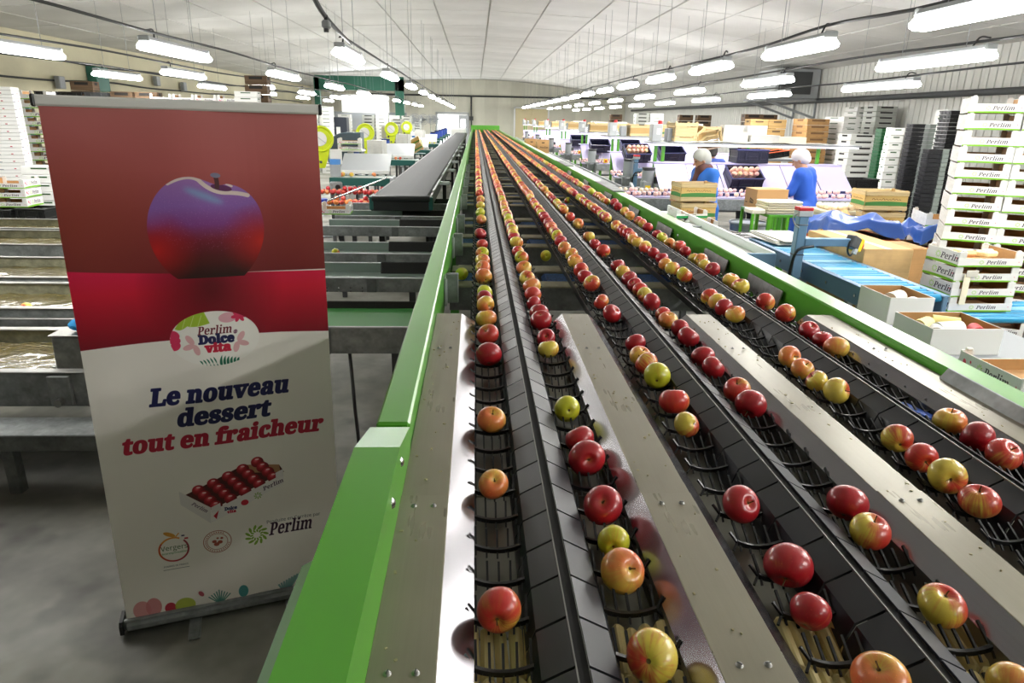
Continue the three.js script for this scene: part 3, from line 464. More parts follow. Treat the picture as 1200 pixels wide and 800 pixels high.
    for (let r = 0; r < 4; r++) for (let k = 0; k < 5; k++) { const s = 0.385 + k * 0.066 + r * 0.022 - 0.01, y = 0.585 + k * 0.021 - r * 0.026 + 0.012, g = rad(X(s) - 6, Y(y) - 8, 2, 27, [[0, '#e0636a'], [0.4, '#b5202c'], [1, '#6d0c16']]); c.fillStyle = g; ell(X(s), Y(y), 25, 24); c.fill(); c.fillStyle = 'rgba(250,220,215,.8)'; ell(X(s), Y(y) - 13, 8, 4); c.fill(); }
    Q([[0.292, 0.603], [0.292, 0.545], [0.41, 0.445], [0.418, 0.515]], '#ded9d6'); Q([[0.41, 0.445], [0.748, 0.565], [0.752, 0.605], [0.745, 0.608], [0.418, 0.498]], '#eae5e2'); Q([[0.418, 0.515], [0.46, 0.53], [0.462, 0.50], [0.418, 0.488]], '#e2dddb'); Q([[0.715, 0.62], [0.752, 0.633], [0.752, 0.60], [0.716, 0.588]], '#e5e0de');
    word('Dolce', 0.475, 0.53, 0.492, 20, '#17194f', 'bold', -0.1, 0.1); word('vita', 0.485, 0.525, 0.477, 18, '#c5193c', 'bold', -0.1, 0.1); c.fillStyle = '#c21f34'; ell(X(0.567), Y(0.512), 15, 13); c.fill(); c.save(); c.translate(X(0.655), Y(0.548)); c.rotate(-0.32); c.font = 'bold italic 26px serif'; c.fillStyle = '#3d2340'; c.fillText('Perlim', 0, 0); c.restore();
    c.save(); c.translate(X(0.335), Y(0.54)); c.rotate(0.72); c.font = 'bold italic 21px serif'; c.fillStyle = '#58405a'; c.fillText('Perlim', 0, 0); c.restore(); c.fillStyle = '#c21f34'; Q([[0.425, 0.475], [0.45, 0.497], [0.437, 0.46]], '#c21f34');
    const sun = (x, y, r, n) => { c.fillStyle = '#7fa63a'; for (let k = 0; k < n; k++) { const a = k * 6.2832 / n; ell(x + Math.cos(a) * r * 0.8, y + Math.sin(a) * r * 0.8, r * 0.28, r * 0.12, a + 0.5); c.fill(); ell(x + Math.cos(a + 0.3) * r * 0.45, y + Math.sin(a + 0.3) * r * 0.45, r * 0.16, r * 0.08, a); c.fill(); } };
    sun(X(0.628), Y(0.532), 16, 8); sun(X(0.606), Y(0.353), 46, 11);
    word('Perlim', 0.66, 0.865, 0.338, 84, '#33132f', 'bold', -0.2, 0.02); c.fillStyle = '#555'; c.font = '21px sans-serif'; c.fillText('Produite en Corrèze par', X(0.655), Y(0.395));
    // round emblems
    const gx = X(0.239), gy = Y(0.352); c.lineWidth = 7; c.strokeStyle = lin(gx - 60, gy, gx + 60, gy, [[0, '#c4531f'], [0.5, '#b52730'], [1, '#8a2432']]); c.beginPath(); c.arc(gx, gy, 55, -0.75, 4.0); c.stroke(); c.strokeStyle = '#d98a2a'; c.beginPath(); c.arc(gx, gy, 55, 3.8, 5.2); c.stroke();
    c.fillStyle = '#d0902e'; ell(gx - 10, gy - 72, 24, 9, 0.5); c.fill(); c.lineWidth = 4; c.beginPath(); c.moveTo(gx + 8, gy - 52); c.lineTo(gx + 26, gy - 74); c.stroke(); c.fillStyle = '#20264f'; c.fillRect(gx + 34, gy - 62, 12, 6); c.fillStyle = '#b52730'; c.fillRect(gx + 44, gy - 48, 14, 7);
    c.fillStyle = '#3a5a2c'; c.font = '30px sans-serif'; c.textAlign = 'center'; c.fillText('Vergers', gx + 2, gy + 2); c.font = '13px sans-serif'; c.fillStyle = '#3d7a3a'; c.fillText('écoresponsables', gx + 2, gy + 20); c.fillStyle = '#666'; c.font = '10px sans-serif'; c.fillText('POMMES DE FRANCE', gx, gy + 82); c.fillRect(gx - 50, gy + 92, 100, 2);
    const sx = X(0.429), sy = Y(0.357); c.strokeStyle = '#a5604e'; c.lineWidth = 3; ell(sx, sy, 54, 52); c.stroke(); c.lineWidth = 2; ell(sx, sy, 40, 38); c.stroke(); c.fillStyle = '#a5503f'; for (const [a, b, r] of [[-12, -2, 9], [10, 4, 10], [-4, 12, 11], [18, -14, 6], [2, -16, 5]]) { ell(sx + a, sy + b, r, r * 0.8); c.fill(); }
    for (let i = 0; i < 26; i++) { c.fillRect(sx + 46 * Math.cos(i * 0.2 + 0.3) - 2, sy + 45 * Math.sin(i * 0.2 + 0.3) - 2, 4, 5); } c.textAlign = 'left';
    // decorations along the foot
    c.globalAlpha = 0.85; for (const [s, y, rx, ry, col] of [[0.07, 0.10, 34, 44, '#d88c8c'], [0.12, 0.105, 30, 44, '#d07f82'], [0.19, 0.085, 22, 26, '#c01f35'], [0.255, 0.085, 40, 36, '#a9b93a'], [0.52, 0.10, 20, 30, '#2f8a8a'], [0.86, 0.075, 14, 14, '#8e1f2e']]) { c.fillStyle = col; ell(X(s), Y(y), rx, ry); c.fill(); }
    c.strokeStyle = '#3c7b70'; c.lineWidth = 5; for (let i = -4; i <= 4; i++) { c.beginPath(); c.moveTo(X(0.41), Y(0.06)); c.lineTo(X(0.41) + i * 11, Y(0.13) + Math.abs(i) * 7); c.stroke(); c.lineWidth = 8; c.strokeStyle = '#6c9a98'; c.beginPath(); c.moveTo(X(0.72) + i * 4, Y(0.06)); c.lineTo(X(0.74) + i * 12, Y(0.13) + (4 - i) * 5); c.stroke(); c.lineWidth = 5; c.strokeStyle = '#3c7b70'; }
    c.fillStyle = '#a83442'; ell(X(0.33), Y(0.125), 9, 15, -0.5); c.fill(); c.fillStyle = '#6f1f2a'; c.fillRect(X(0.44), Y(0.075), 60, 14); c.globalAlpha = 1;
  });
  const sheet = [], SU = [], NS = 24, zf = (s) => 0.006 * Math.sin(s * 5) + 0.003 * Math.cos(s * 13), V = (s, y) => [(s - 0.5) * W, y, zf(s)];
  for (const back of [0, 1]) for (let i = 0; i < NS; i++) { const a = i / NS, b = (i + 1) / NS, off = back ? -0.002 : 0, A = V(a, 0.05), B = V(b, 0.05), C = V(b, 2.008), D = V(a, 2.008); for (const v of [A, B, C, D]) v[2] += off; if (back) { sheet.push(...C, ...B, ...A, ...D, ...C, ...A); } else sheet.push(...A, ...B, ...C, ...A, ...C, ...D); const uv = back ? [[b, 1], [b, 0], [a, 0], [a, 1], [b, 1], [a, 0]] : [[a, 0], [b, 0], [b, 1], [a, 0], [b, 1], [a, 1]]; uv.forEach((q) => SU.push(...q)); }
  const pg = fromTris(sheet, SU); part(o, 'printed_sheet', pg, std(0xffffff, 0.42, 0, { map: print }));
  part(o, 'top_rail', cb(W + 0.02, 0.034, 0.024, 0.006), std(0xf4f4f0, 0.4), 0, 2.022, 0); for (const s of [-1, 1]) part(o, 'end_cap', cb(0.012, 0.038, 0.028, 0.004), M.blackPlastic, s * (W / 2 + 0.012), 2.022, 0);
  part(o, 'cassette', merge([at(cb(W + 0.03, 0.05, 0.09, 0.016), 0, 0.036, -0.02), at(cb(W + 0.02, 0.012, 0.02, 0.003), 0, 0.062, 0.008)]), M.galv); for (const s of [-1, 1]) part(o, 'end_cap', cb(0.012, 0.062, 0.1, 0.012), M.blackPlastic, s * (W / 2 + 0.02), 0.035, -0.02);
  for (const s of [-0.175, 0.2]) part(o, 'foot', cb(0.045, 0.016, 0.30, 0.004), M.galv, s, 0.008, -0.02);
  part(o, 'support_pole', rod([0, 0.05, -0.03], [0, 2.02, -0.02], 0.009, 10), M.steel);
}
// ---------- exit channels running out sideways under the sorting line ----------
const fronts = [-3.68, -4.91, -5.85, -7.37, -8.19, -9.45, -10.5, -12.0, -12.9, -14.2, -15.2, -16.6, -17.6, -19.0, -20.0, -21.4, -22.4, -23.8, -24.8, -26.2, -27.4, -28.8, -30.2, -32, -34, -36, -38, -40, -42, -44, -46];
const chLen = [0.55, 0.55, 0.56, 0.5, 0.5];
const waterMat = phys(0x6d6234, 0.08, { bumpMap: T.ripple, bumpScale: 0.03, clearcoat: 0.6, clearcoatRoughness: 0.05 }), foamMat = std(0xdfe3e0, 0.5);
fronts.forEach((zf, i) => {
  const d = chLen[i] ?? 0.52, zb = zf - d, near = i < 8, X0 = -0.14, X1 = 1.48, o = thing('exit_channel', `${ordinal(i + 1)} cross channel under the sorting line, counted from the near end`, 'channel', [0, 0, 0]);
  // drop beds under the lanes: ledge, blue brush pad, ledge
  part(o, 'front_plate', pb(X1 - X0, 0.13, 0.012), M.galvDark, (X0 + X1) / 2, 1.045, zf - 0.006);
  part(o, 'front_ledge', cb(X1 - X0, 0.014, 0.13, 0.004), M.dusty, (X0 + X1) / 2, 1.112, zf - 0.065);
  for (const [a, b] of [[X0, 0.36], [0.40, 0.86], [0.92, X1]]) part(o, 'brush_pad', cb(b - a, 0.05, 0.25, 0.018), M.bluePad, (a + b) / 2, 1.085, zf - 0.26);
  part(o, 'back_ledge', cb(X1 - X0, 0.014, 0.16, 0.004), M.dusty, (X0 + X1) / 2, 1.112, zb + 0.08);
  if (near) { part(o, 'back_plate', pb(X1 - X0, 0.2, 0.012), M.galvDark, (X0 + X1) / 2, 1.01, zb + 0.006); part(o, 'bracket', cb(0.06, 0.15, 0.03, 0.004), M.galv, -0.112, 1.19, zf + 0.34); part(o, 'bracket_plate', cb(0.016, 0.14, 0.12, 0.003), M.greyLight, -0.145, 1.17, zf + 0.30); for (const x of [0, 1.4]) part(o, 'leg', pb(0.05, 0.98, 0.05), M.greyDark, x, 0.49, zf - 0.1); }
  if (i < 6) { // the galvanised belt trough on the banner side
    const a = -1.65, b = -0.26, c = (a + b) / 2, L = b - a, xs = i === 0 ? -0.86 : mix(-0.72, -0.98, i / 5), fl = i === 0 ? -0.93 : xs + 0.02;
    const fh = i % 2 ? 0.10 : i === 0 ? 0.15 : 0.13;
    part(o, 'trough_front', cb(xs - a, fh, 0.008, 0.002), M.galv, (xs + a) / 2, 0.874 - fh / 2, zf); part(o, 'trough_front', cb(b - xs - 0.05, fh, 0.008, 0.002), M.galv, (b + xs + 0.05) / 2, 0.874 - fh / 2, zf);
    part(o, 'joint_plate', cb(0.07, fh, 0.012, 0.002), M.galvDark, xs + 0.02, 0.874 - fh / 2, zf + 0.006);
    part(o, 'front_rim', cb(L, 0.008, 0.022, 0.003), M.greyLight, c, 0.876, zf - 0.008); part(o, 'back_rim', cb(L, 0.008, 0.022, 0.003), M.greyLight, c, 0.876, zb);
    part(o, 'belt', pb(L, 0.006, d), i === 0 ? M.greenBelt : M.tealGrey, c, i === 0 ? 0.845 : 0.80, (zf + zb) / 2);
    part(o, 'back_plate', pb(fl - a, 0.09, 0.008), M.tealGrey, (fl + a) / 2, 0.832, zb + 0.01);
    part(o, 'rubber_flap', bar2([0, 0], [0, 0.1], 0, 0.001) && cb(b - fl, 0.10, 0.03, 0.006), M.rubber, (b + fl) / 2, 0.84, zb + 0.03, -0.35);
    if (i < 3) for (let k = 0; k < 9; k++) { const x = -1.5 + k * 0.085; if (x > xs - 0.02) continue; for (const y of [0.81, 0.785]) part(o, 'bolt', cyl(0.0055, 0.0055, 0.006, 8), k % 3 ? M.greyDark : M.chrome, x, y - (fh > 0.12 ? 0.03 : 0.005), zf + 0.006, Math.PI / 2); }
    for (const x of [-1.5, -0.5]) part(o, 'leg', pb(0.05, 0.76, 0.05), M.greyDark, x, 0.38, zb + 0.1);
  }
});
// water channels left of the banner
[[-3.64, -4.43], [-4.95, -5.72], [-5.93, -6.78], [-7.46, -8.4], [-8.55, -9.3]].forEach(([zf, zb], i) => {
  const o = thing('water_channel', `${ordinal(i + 1)} steel water channel from the near end, left of the banner`, 'water channel', [0, 0, 0]), a = -11.5, b = -1.75 - i * 0.1, L = b - a, c = (a + b) / 2, y = 0.628;
  part(o, 'front_plate', cb(L, 0.2, 0.008, 0.002), M.galv, c, y - 0.1, zf + 0.004); part(o, 'front_rim', cb(L, 0.012, 0.06, 0.004), M.steel, c, y, zf - 0.012);
  part(o, 'back_plate', pb(L, 0.2, 0.008), M.dusty, c, y - 0.1, zb); part(o, 'back_rim', cb(L, 0.012, 0.06, 0.004), M.steel, c, y, zb - 0.012); part(o, 'bottom_plate', pb(L, 0.008, zf - zb), M.galvDark, c, y - 0.2, (zf + zb) / 2);
  part(o, 'end_plate', pb(0.01, 0.2, zf - zb), M.galv, b, y - 0.1, (zf + zb) / 2);
  const wg = new THREE.PlaneGeometry(L, zf - zb - 0.03, 160, 20).rotateX(-Math.PI / 2), p = wg.attributes.position; for (let k = 0; k < p.count; k++) { const x = p.getX(k), z = p.getZ(k); p.setY(k, 0.005 * Math.sin(x * 21 + z * 9 + 2 * Math.sin(z * 14)) + 0.004 * Math.sin(x * 43 - z * 30)); }
  wg.computeVertexNormals(); for (let k = 0; k < p.count; k++) wg.attributes.uv.setXY(k, p.getX(k), p.getZ(k)); part(o, 'water', wg, waterMat, c, y - 0.085, (zf + zb) / 2);
  if (i < 3) { const g = []; for (let k = 0; k < 260; k++) { const t = rnd(), x = b - 0.75 * t * t - 0.03 - (i === 0 ? 0 : 0.15); g.push(at(cb(rr(0.01, 0.05), 0.008, rr(0.008, 0.02), 0.003), x, y - 0.078, mix(zf - 0.04, zb + (zf - zb) * 0.45 * t + 0.05, rnd()), 0, rr(-0.5, 0.5), 0)); } const m = part(o, 'foam', merge(g), i ? foamMat : std(0x9ea09a, 0.4)); m.userData = { kind: 'stuff' }; }
  for (const x of [-11, -8, -5, b - 0.1]) part(o, 'leg', cb(0.07, y - 0.2, 0.07, 0.004), M.galv, x, (y - 0.2) / 2, (zf + zb) / 2);
  if (i === 0) { part(o, 'bracket', cb(0.12, 0.17, 0.03, 0.004), M.galv, -2.28, y - 0.1, zf + 0.02); part(o, 'pipe_clamp', cyl(0.022, 0.022, 0.05, 12), M.steel, -2.28, y - 0.16, zf + 0.05, Math.PI / 2); }
  if (i === 1) part(o, 'divider_rail', cb(L, 0.012, 0.05, 0.004), M.steel, c, y - 0.06, zf + 0.06);
});
{
  const o = thing('service_duct', 'long closed steel duct in front of the nearest water channel', 'duct', [0, 0, 0]); part(o, 'duct_body', cb(10.2, 0.09, 0.2, 0.006), M.galvDark, -6.4, 0.335, -3.45); part(o, 'duct_lid', cb(10.22, 0.012, 0.23, 0.004), M.galv, -6.4, 0.386, -3.45); for (const x of [-11, -7, -2.5]) part(o, 'leg', pb(0.06, 0.3, 0.06), M.galvDark, x, 0.15, -3.45);
  const p = thing('deflector_box', 'grey steel deflector box standing in the nearest water channel', 'box', [-2.27, 0.545, -3.95]); part(p, 'body', cb(0.34, 0.24, 0.16, 0.008), M.galv, 0, 0.09, 0); part(p, 'lid', cb(0.36, 0.012, 0.18, 0.004), M.steel, 0, 0.216, 0);
  const b = new THREE.IcosahedronGeometry(0.09, 3), bp = b.attributes.position; for (let i = 0; i < bp.count; i++) { const k = 1 + 0.25 * (fbm(bp.getX(i) * 3 + 0.5, bp.getY(i) * 3 + bp.getZ(i), 5, 5, 3, 3) - 0.5) * 2; bp.setXYZ(i, bp.getX(i) * k * 1.2, bp.getY(i) * k * 0.55, bp.getZ(i) * k); } b.computeVertexNormals();
  tag(part(scene, 'cleaning_cloth', b, std(0x2394d8, 0.9), -2.27, 0.80, -3.97), 'bright blue cleaning cloth crumpled on the grey deflector box', 'cloth');
  const h = tag(part(scene, 'hose', tube([[-0.72, 0.75, -3.75], [-0.66, 0.5, -3.5], [-0.62, 0.2, -3.3], [-0.7, 0.02, -3.1], [-0.95, 0.015, -3.0]], 0.01, 30, 6), M.blackPlastic), 'thin black hose hanging under the first belt trough', 'hose');
}
function looseApple(k, d, p, label) { return tag(apple(k, d, p, false), label, 'apple'); }
looseApple('g', 0.072, [-0.075, 1.155, -3.82], 'yellow-green apple lying on the first cross channel beside the green rail'); looseApple('g', 0.072, [0.462, 1.152, -4.40], 'yellow-green apple lying between second and third lanes on bare channel edge');
looseApple('y', 0.07, [0.66, 1.152, -8.45], 'small yellow apple lying far down between second and third lanes'); looseApple('y', 0.07, [1.02, 1.152, -7.6], 'small yellow apple lying on a channel between fourth and fifth lanes');
looseApple('h', 0.07, [-0.31, 0.885, -3.9], 'yellow and red apple on the green belt against the rail'); looseApple('y', 0.07, [-1.24, 0.836, -6.1], 'pale yellow apple alone in the third galvanised belt trough');
looseApple('r', 0.075, [-3.78, 0.56, -5.1 - 0.3], 'red apple floating in the water channel'); looseApple('y', 0.075, [-3.42, 0.56, -5.22], 'yellow apple floating in the foaming water channel');
{ const s = []; for (const [z, y] of [[-9.7, 0.85], [-10.75, 0.88]]) for (let r = 0; r < 3; r++) for (let i = 0; i < 22; i++) s.push([pick(['r', 'm', 'o', 'h', 'r']), rr(0.068, 0.08), [-2.75 + i * 0.082 + rr(-0.01, 0.01), y + (r === 1 && rnd() < 0.4 ? 0.05 : 0), z - r * 0.08]]); appleHeap('channel_apples', 'red apples crowded in two channels beyond the galvanised troughs', s); }

// ---------- crates, trays and boxes ----------
function perlimPrint(aspect, flowers) { return canvasTex(512, Math.round(512 / aspect), (c, w, h) => {
  c.fillStyle = '#dedddc'; c.fillRect(0, 0, w, h); c.fillStyle = '#76b41f'; c.beginPath(); c.moveTo(0, h); c.lineTo(0, h * 0.86); c.quadraticCurveTo(w / 2, h * 0.74, w, h * 0.86); c.lineTo(w, h); c.fill();
  const s = h * 0.2, x = w * 0.36, y = h * 0.45; c.fillStyle = '#a5cf6b'; for (let k = 0; k < 10; k++) { c.save(); c.translate(x, y); c.rotate(k * 0.628); c.beginPath(); c.ellipse(s * 0.95, 0, s * 0.4, s * 0.17, 0.3, 0, 7); c.fill(); c.restore(); }
  if (flowers) { c.fillStyle = '#cf2f57'; for (const [a, b, r] of [[0.1, 0.4, 0.12], [0.16, 0.55, 0.09], [0.2, 0.3, 0.06]]) { c.beginPath(); c.ellipse(a * w, b * h, r * h * 1.3, r * h, 0.6, 0, 7); c.fill(); } c.fillStyle = '#e6a9b8'; c.beginPath(); c.ellipse(w * 0.27, h * 0.5, h * 0.1, h * 0.07, 0, 0, 7); c.fill(); }
  c.fillStyle = '#2c1f33'; c.font = `bold italic ${Math.round(h * 0.6)}px serif`; c.fillText('Perlim', w * 0.43, h * 0.66); c.fillStyle = '#d98c95'; c.beginPath(); c.arc(w * 0.94, h * 0.42, h * 0.06, 0, 7); c.fill(); }); }
const printA = std(0xffffff, 0.6, 0, { map: perlimPrint(5.2) }), printB = std(0xffffff, 0.6, 0, { map: perlimPrint(6.5) }), printC = std(0xffffff, 0.6, 0, { map: perlimPrint(3.0) }), printF = std(0xffffff, 0.6, 0, { map: perlimPrint(5.2, true) });
const uvBox = (w, h, d) => { const k = 'uv' + [w, h, d].join(); if (!cacheB.has(k)) cacheB.set(k, new THREE.BoxGeometry(w, h, d).toNonIndexed()); return cacheB.get(k); };
function perlimTray(w, h, d, pr, side) {   // white printed fruit tray, open slots in the long sides, corner posts
  const o = new THREE.Group(), lh = h * 0.56, pw = Math.min(0.06, w * 0.14);
  part(o, 'tray_floor', pb(w - 0.01, 0.006, d - 0.01), M.brownCard, 0, 0.006, 0);
  for (const s of [1, -1]) part(o, 'long_side', uvBox(w, lh, 0.006), pr, 0, lh / 2, s * (d / 2 - 0.003));
  for (const s of [1, -1]) { part(o, 'inner_liner', pb(w - 0.02, lh * 0.98, 0.003), M.brownCard, 0, lh / 2, s * (d / 2 - 0.009)); part(o, 'end_side', uvBox(d - 0.012, h * 0.93, 0.006), side ?? M.whiteCard, s * (w / 2 - 0.003), h * 0.465, 0, 0, s * Math.PI / 2, 0); part(o, 'end_liner', pb(0.003, h * 0.9, d - 0.02), M.brownCard, s * (w / 2 - 0.008), h * 0.46, 0); }
  for (const a of [1, -1]) for (const b of [1, -1]) part(o, 'corner_post', merge([at(cb(pw, h - 0.004, 0.012, 0.003), a * (w / 2 - pw / 2 - 0.001), h / 2, b * (d / 2 - 0.008)), at(cb(pw * 0.5, 0.012, 0.02, 0.003), a * (w / 2 - pw * 0.6), h + 0.002, b * (d / 2 - 0.012))]), M.white);
  return o;
}
const cratePrint = canvasTex(256, 96, (c, w, h) => { c.fillStyle = '#c9a765'; c.fillRect(0, 0, w, h); c.fillStyle = '#3f7d3c'; c.beginPath(); c.moveTo(0, h); c.lineTo(0, h * 0.66); c.quadraticCurveTo(w * 0.4, h * 0.45, w, h * 0.62); c.lineTo(w, h); c.fill(); c.strokeStyle = '#6b4a2a'; c.lineWidth = 4; for (let i = 0; i < 9; i++) { c.beginPath(); c.moveTo(40 + i * 20, h * 0.4); c.quadraticCurveTo(48 + i * 20, h * (0.1 + 0.08 * (i % 3)), 56 + i * 20, h * 0.42); c.stroke(); } });
const printMat = std(0xffffff, 0.7, 0, { map: cratePrint });
function woodCrate(w, h, d, o = new THREE.Group(), mat = M.wood, picture = true) {
  const pm = printMat;
  for (const a of [1, -1]) for (const b of [1, -1]) part(o, 'corner_post', cb(0.03, h, 0.03, 0.003), mat, a * (w / 2 - 0.015), h / 2, b * (d / 2 - 0.015));
  for (const b of [1, -1]) { for (const [y, t] of [[h * 0.14, 0.045], [h * 0.86, 0.05]]) part(o, 'slat', cb(w, t, 0.01, 0.002), M.woodPale, 0, y, b * (d / 2 + 0.005)); part(o, 'printed_slat', uvBox(w - 0.01, h * 0.48, 0.008), picture ? pm : mat, 0, h * 0.5, b * (d / 2 - 0.001)); }
  for (const a of [1, -1]) { for (const [y, t] of [[h * 0.14, 0.045], [h * 0.86, 0.05]]) part(o, 'slat', cb(0.01, t, d, 0.002), M.woodPale, a * (w / 2 + 0.005), y, 0); part(o, 'printed_slat', uvBox(d - 0.01, h * 0.48, 0.008), picture ? pm : mat, a * (w / 2 - 0.001), h * 0.5, 0, 0, Math.PI / 2, 0); }
  for (let i = 0; i < 4; i++) part(o, 'floor_slat', cb(w - 0.03, 0.008, d / 5, 0.002), mat, 0, 0.012, -d / 2 + (i + 0.5) * d / 4);
  return o;
}
function plasticCrate(w, h, d, mat, rimMat = mat) {
  const o = new THREE.Group();
  part(o, 'crate_floor', pb(w - 0.02, 0.01, d - 0.02), mat, 0, 0.008, 0);
  for (const b of [1, -1]) { const g = [at(cb(w, h * 0.30, 0.014, 0.003), 0, h * 0.15, b * (d / 2 - 0.007)), at(cb(w, h * 0.14, 0.018, 0.004), 0, h * 0.93, b * (d / 2 - 0.007)), at(cb(w * 0.3, h * 0.2, 0.012, 0.003), 0, h * 0.42, b * (d / 2 - 0.007))]; for (let i = 0; i < 5; i++) if (i !== 2) g.push(at(cb(0.03, h, 0.016, 0.003), -w / 2 + 0.02 + i * (w - 0.04) / 4, h / 2, b * (d / 2 - 0.007))); part(o, 'long_side', merge(g), mat); part(o, 'side_panel', pb(w - 0.02, h * 0.8, 0.004), mat, 0, h * 0.45, b * (d / 2 - 0.013)); }
  for (const a of [1, -1]) { part(o, 'end_side', merge([at(cb(0.014, h * 0.45, d, 0.003), a * (w / 2 - 0.007), h * 0.225, 0), at(cb(0.018, h * 0.16, d, 0.004), a * (w / 2 - 0.007), h * 0.92, 0), at(pb(0.004, h * 0.9, d - 0.02), a * (w / 2 - 0.014), h * 0.45, 0)]), mat); }
  part(o, 'rim', merge([at(cb(w + 0.02, 0.014, 0.022, 0.004), 0, h, d / 2 - 0.005), at(cb(w + 0.02, 0.014, 0.022, 0.004), 0, h, -d / 2 + 0.005), at(cb(0.022, 0.014, d, 0.004), w / 2 - 0.003, h, 0), at(cb(0.022, 0.014, d, 0.004), -w / 2 + 0.003, h, 0)]), rimMat);
  return o;
}
function openBox(w, h, d, out, inn, o = new THREE.Group()) {   // plain open carton
  part(o, 'carton_floor', pb(w - 0.008, 0.006, d - 0.008), inn, 0, 0.003, 0);
  for (const b of [1, -1]) { part(o, 'long_side', cb(w, h, 0.006, 0.0015), out, 0, h / 2, b * (d / 2 - 0.003)); part(o, 'inner_liner', pb(w - 0.014, h - 0.002, 0.002), inn, 0, h / 2, b * (d / 2 - 0.007)); part(o, 'end_side', cb(0.006, h, d - 0.012, 0.0015), out, b * (w / 2 - 0.003), h / 2, 0); part(o, 'end_liner', pb(0.002, h - 0.002, d - 0.016), inn, b * (w / 2 - 0.007), h / 2, 0); }
  return o;
}
function closedBox(w, h, d, mat, o = new THREE.Group(), tape = true) {
  part(o, 'carton', cb(w, h, d, 0.004), mat, 0, h / 2, 0); for (const s of [1, -1]) part(o, 'flap', cb(w - 0.004, 0.004, d / 2 - 0.003, 0.001), mat, 0, h + 0.002, s * d / 4);
  if (tape) part(o, 'tape', pb(0.05, 0.001, d), M.whiteCard, 0, h + 0.0045, 0); return o;
}
function place(o, name, label, category, pos, turn = 0, group) { o.name = numbered(name); o.position.set(...pos); o.rotation.y = turn; scene.add(o); return tag(o, label, category, group); }
function stack(proto, name, n, h, [x, y, z], turn, what, where, category, jitter = 0.008) {
  for (let i = 0; i < n; i++) { const k = n - i, o = i ? proto.clone() : proto; place(o, name, `${what}, ${k === 1 ? 'topmost' : ordinal(k) + ' from top'} of ${where}`, category, [x + rr(-jitter, jitter), y + i * h, z + rr(-jitter, jitter)], turn + rr(-jitter, jitter), where); }
}
// small far crates: one mesh with two materials
function farCrate(w, h, d, body, slot, thick) {
  const k = thick ? 0.3 : 0.17, a = [at(cb(w, h * 0.97, d, 0.004), 0, h * 0.485, 0)], b = [at(pb(w * (thick ? 0.6 : 0.44), h * k, d + 0.004), 0, h * 0.72, 0), at(pb(w + 0.004, h * k, d * 0.4), 0, h * 0.72, 0)];
  const A = merge(a), B = merge(b), g = mergeGeometries([A, B], true); return (name) => { const m = new THREE.Mesh(g, [body, slot]); m.castShadow = m.receiveShadow = true; return m; };
}
const printedWhite = std(0xffffff, 0.6, 0, { map: canvasTex(128, 64, (c, w, h) => { c.fillStyle = '#f2f2f0'; c.fillRect(0, 0, w, h); c.fillStyle = '#c9c9c8'; c.fillRect(0, 58, w, 6); c.fillStyle = '#c0405a'; c.fillRect(18, 18, 8, 8); c.fillStyle = '#77708a'; c.fillRect(70, 26, 34, 5); }) });
printedWhite.map.wrapS = printedWhite.map.wrapT = THREE.RepeatWrapping; printedWhite.map.repeat.set(2, 8);
const slotGreen = std(0x23481f, 0.6), slotDark = std(0x191614, 0.8), greyCrate = std(0xa9aca6, 0.6);
const fc = { white: farCrate(0.5, 0.125, 0.32, M.white, slotGreen), whiteGrey: farCrate(0.5, 0.125, 0.4, greyCrate, slotDark, 1), brown: farCrate(0.5, 0.15, 0.32, M.brownCard, M.brownDark), woodd: farCrate(0.5, 0.2, 0.3, M.woodDark, slotDark, 1), woodp: farCrate(0.5, 0.24, 0.32, M.wood, M.woodDark) };
function nested(w, d, mat) { const g = merge([at(cb(w, 0.022, d, 0.006), 0, 0.044, 0), at(pb(w * 0.94, 0.04, d * 0.94), 0, 0.02, 0), ...[-0.36, -0.12, 0.12, 0.36].map((k) => at(pb(0.018, 0.05, d * 0.985), k * w, 0.022, 0)), ...[-0.3, 0, 0.3].map((k) => at(pb(w * 0.985, 0.05, 0.018), 0, 0.022, k * d))]); const m = new THREE.Mesh(g, mat); m.castShadow = m.receiveShadow = true; return m; }

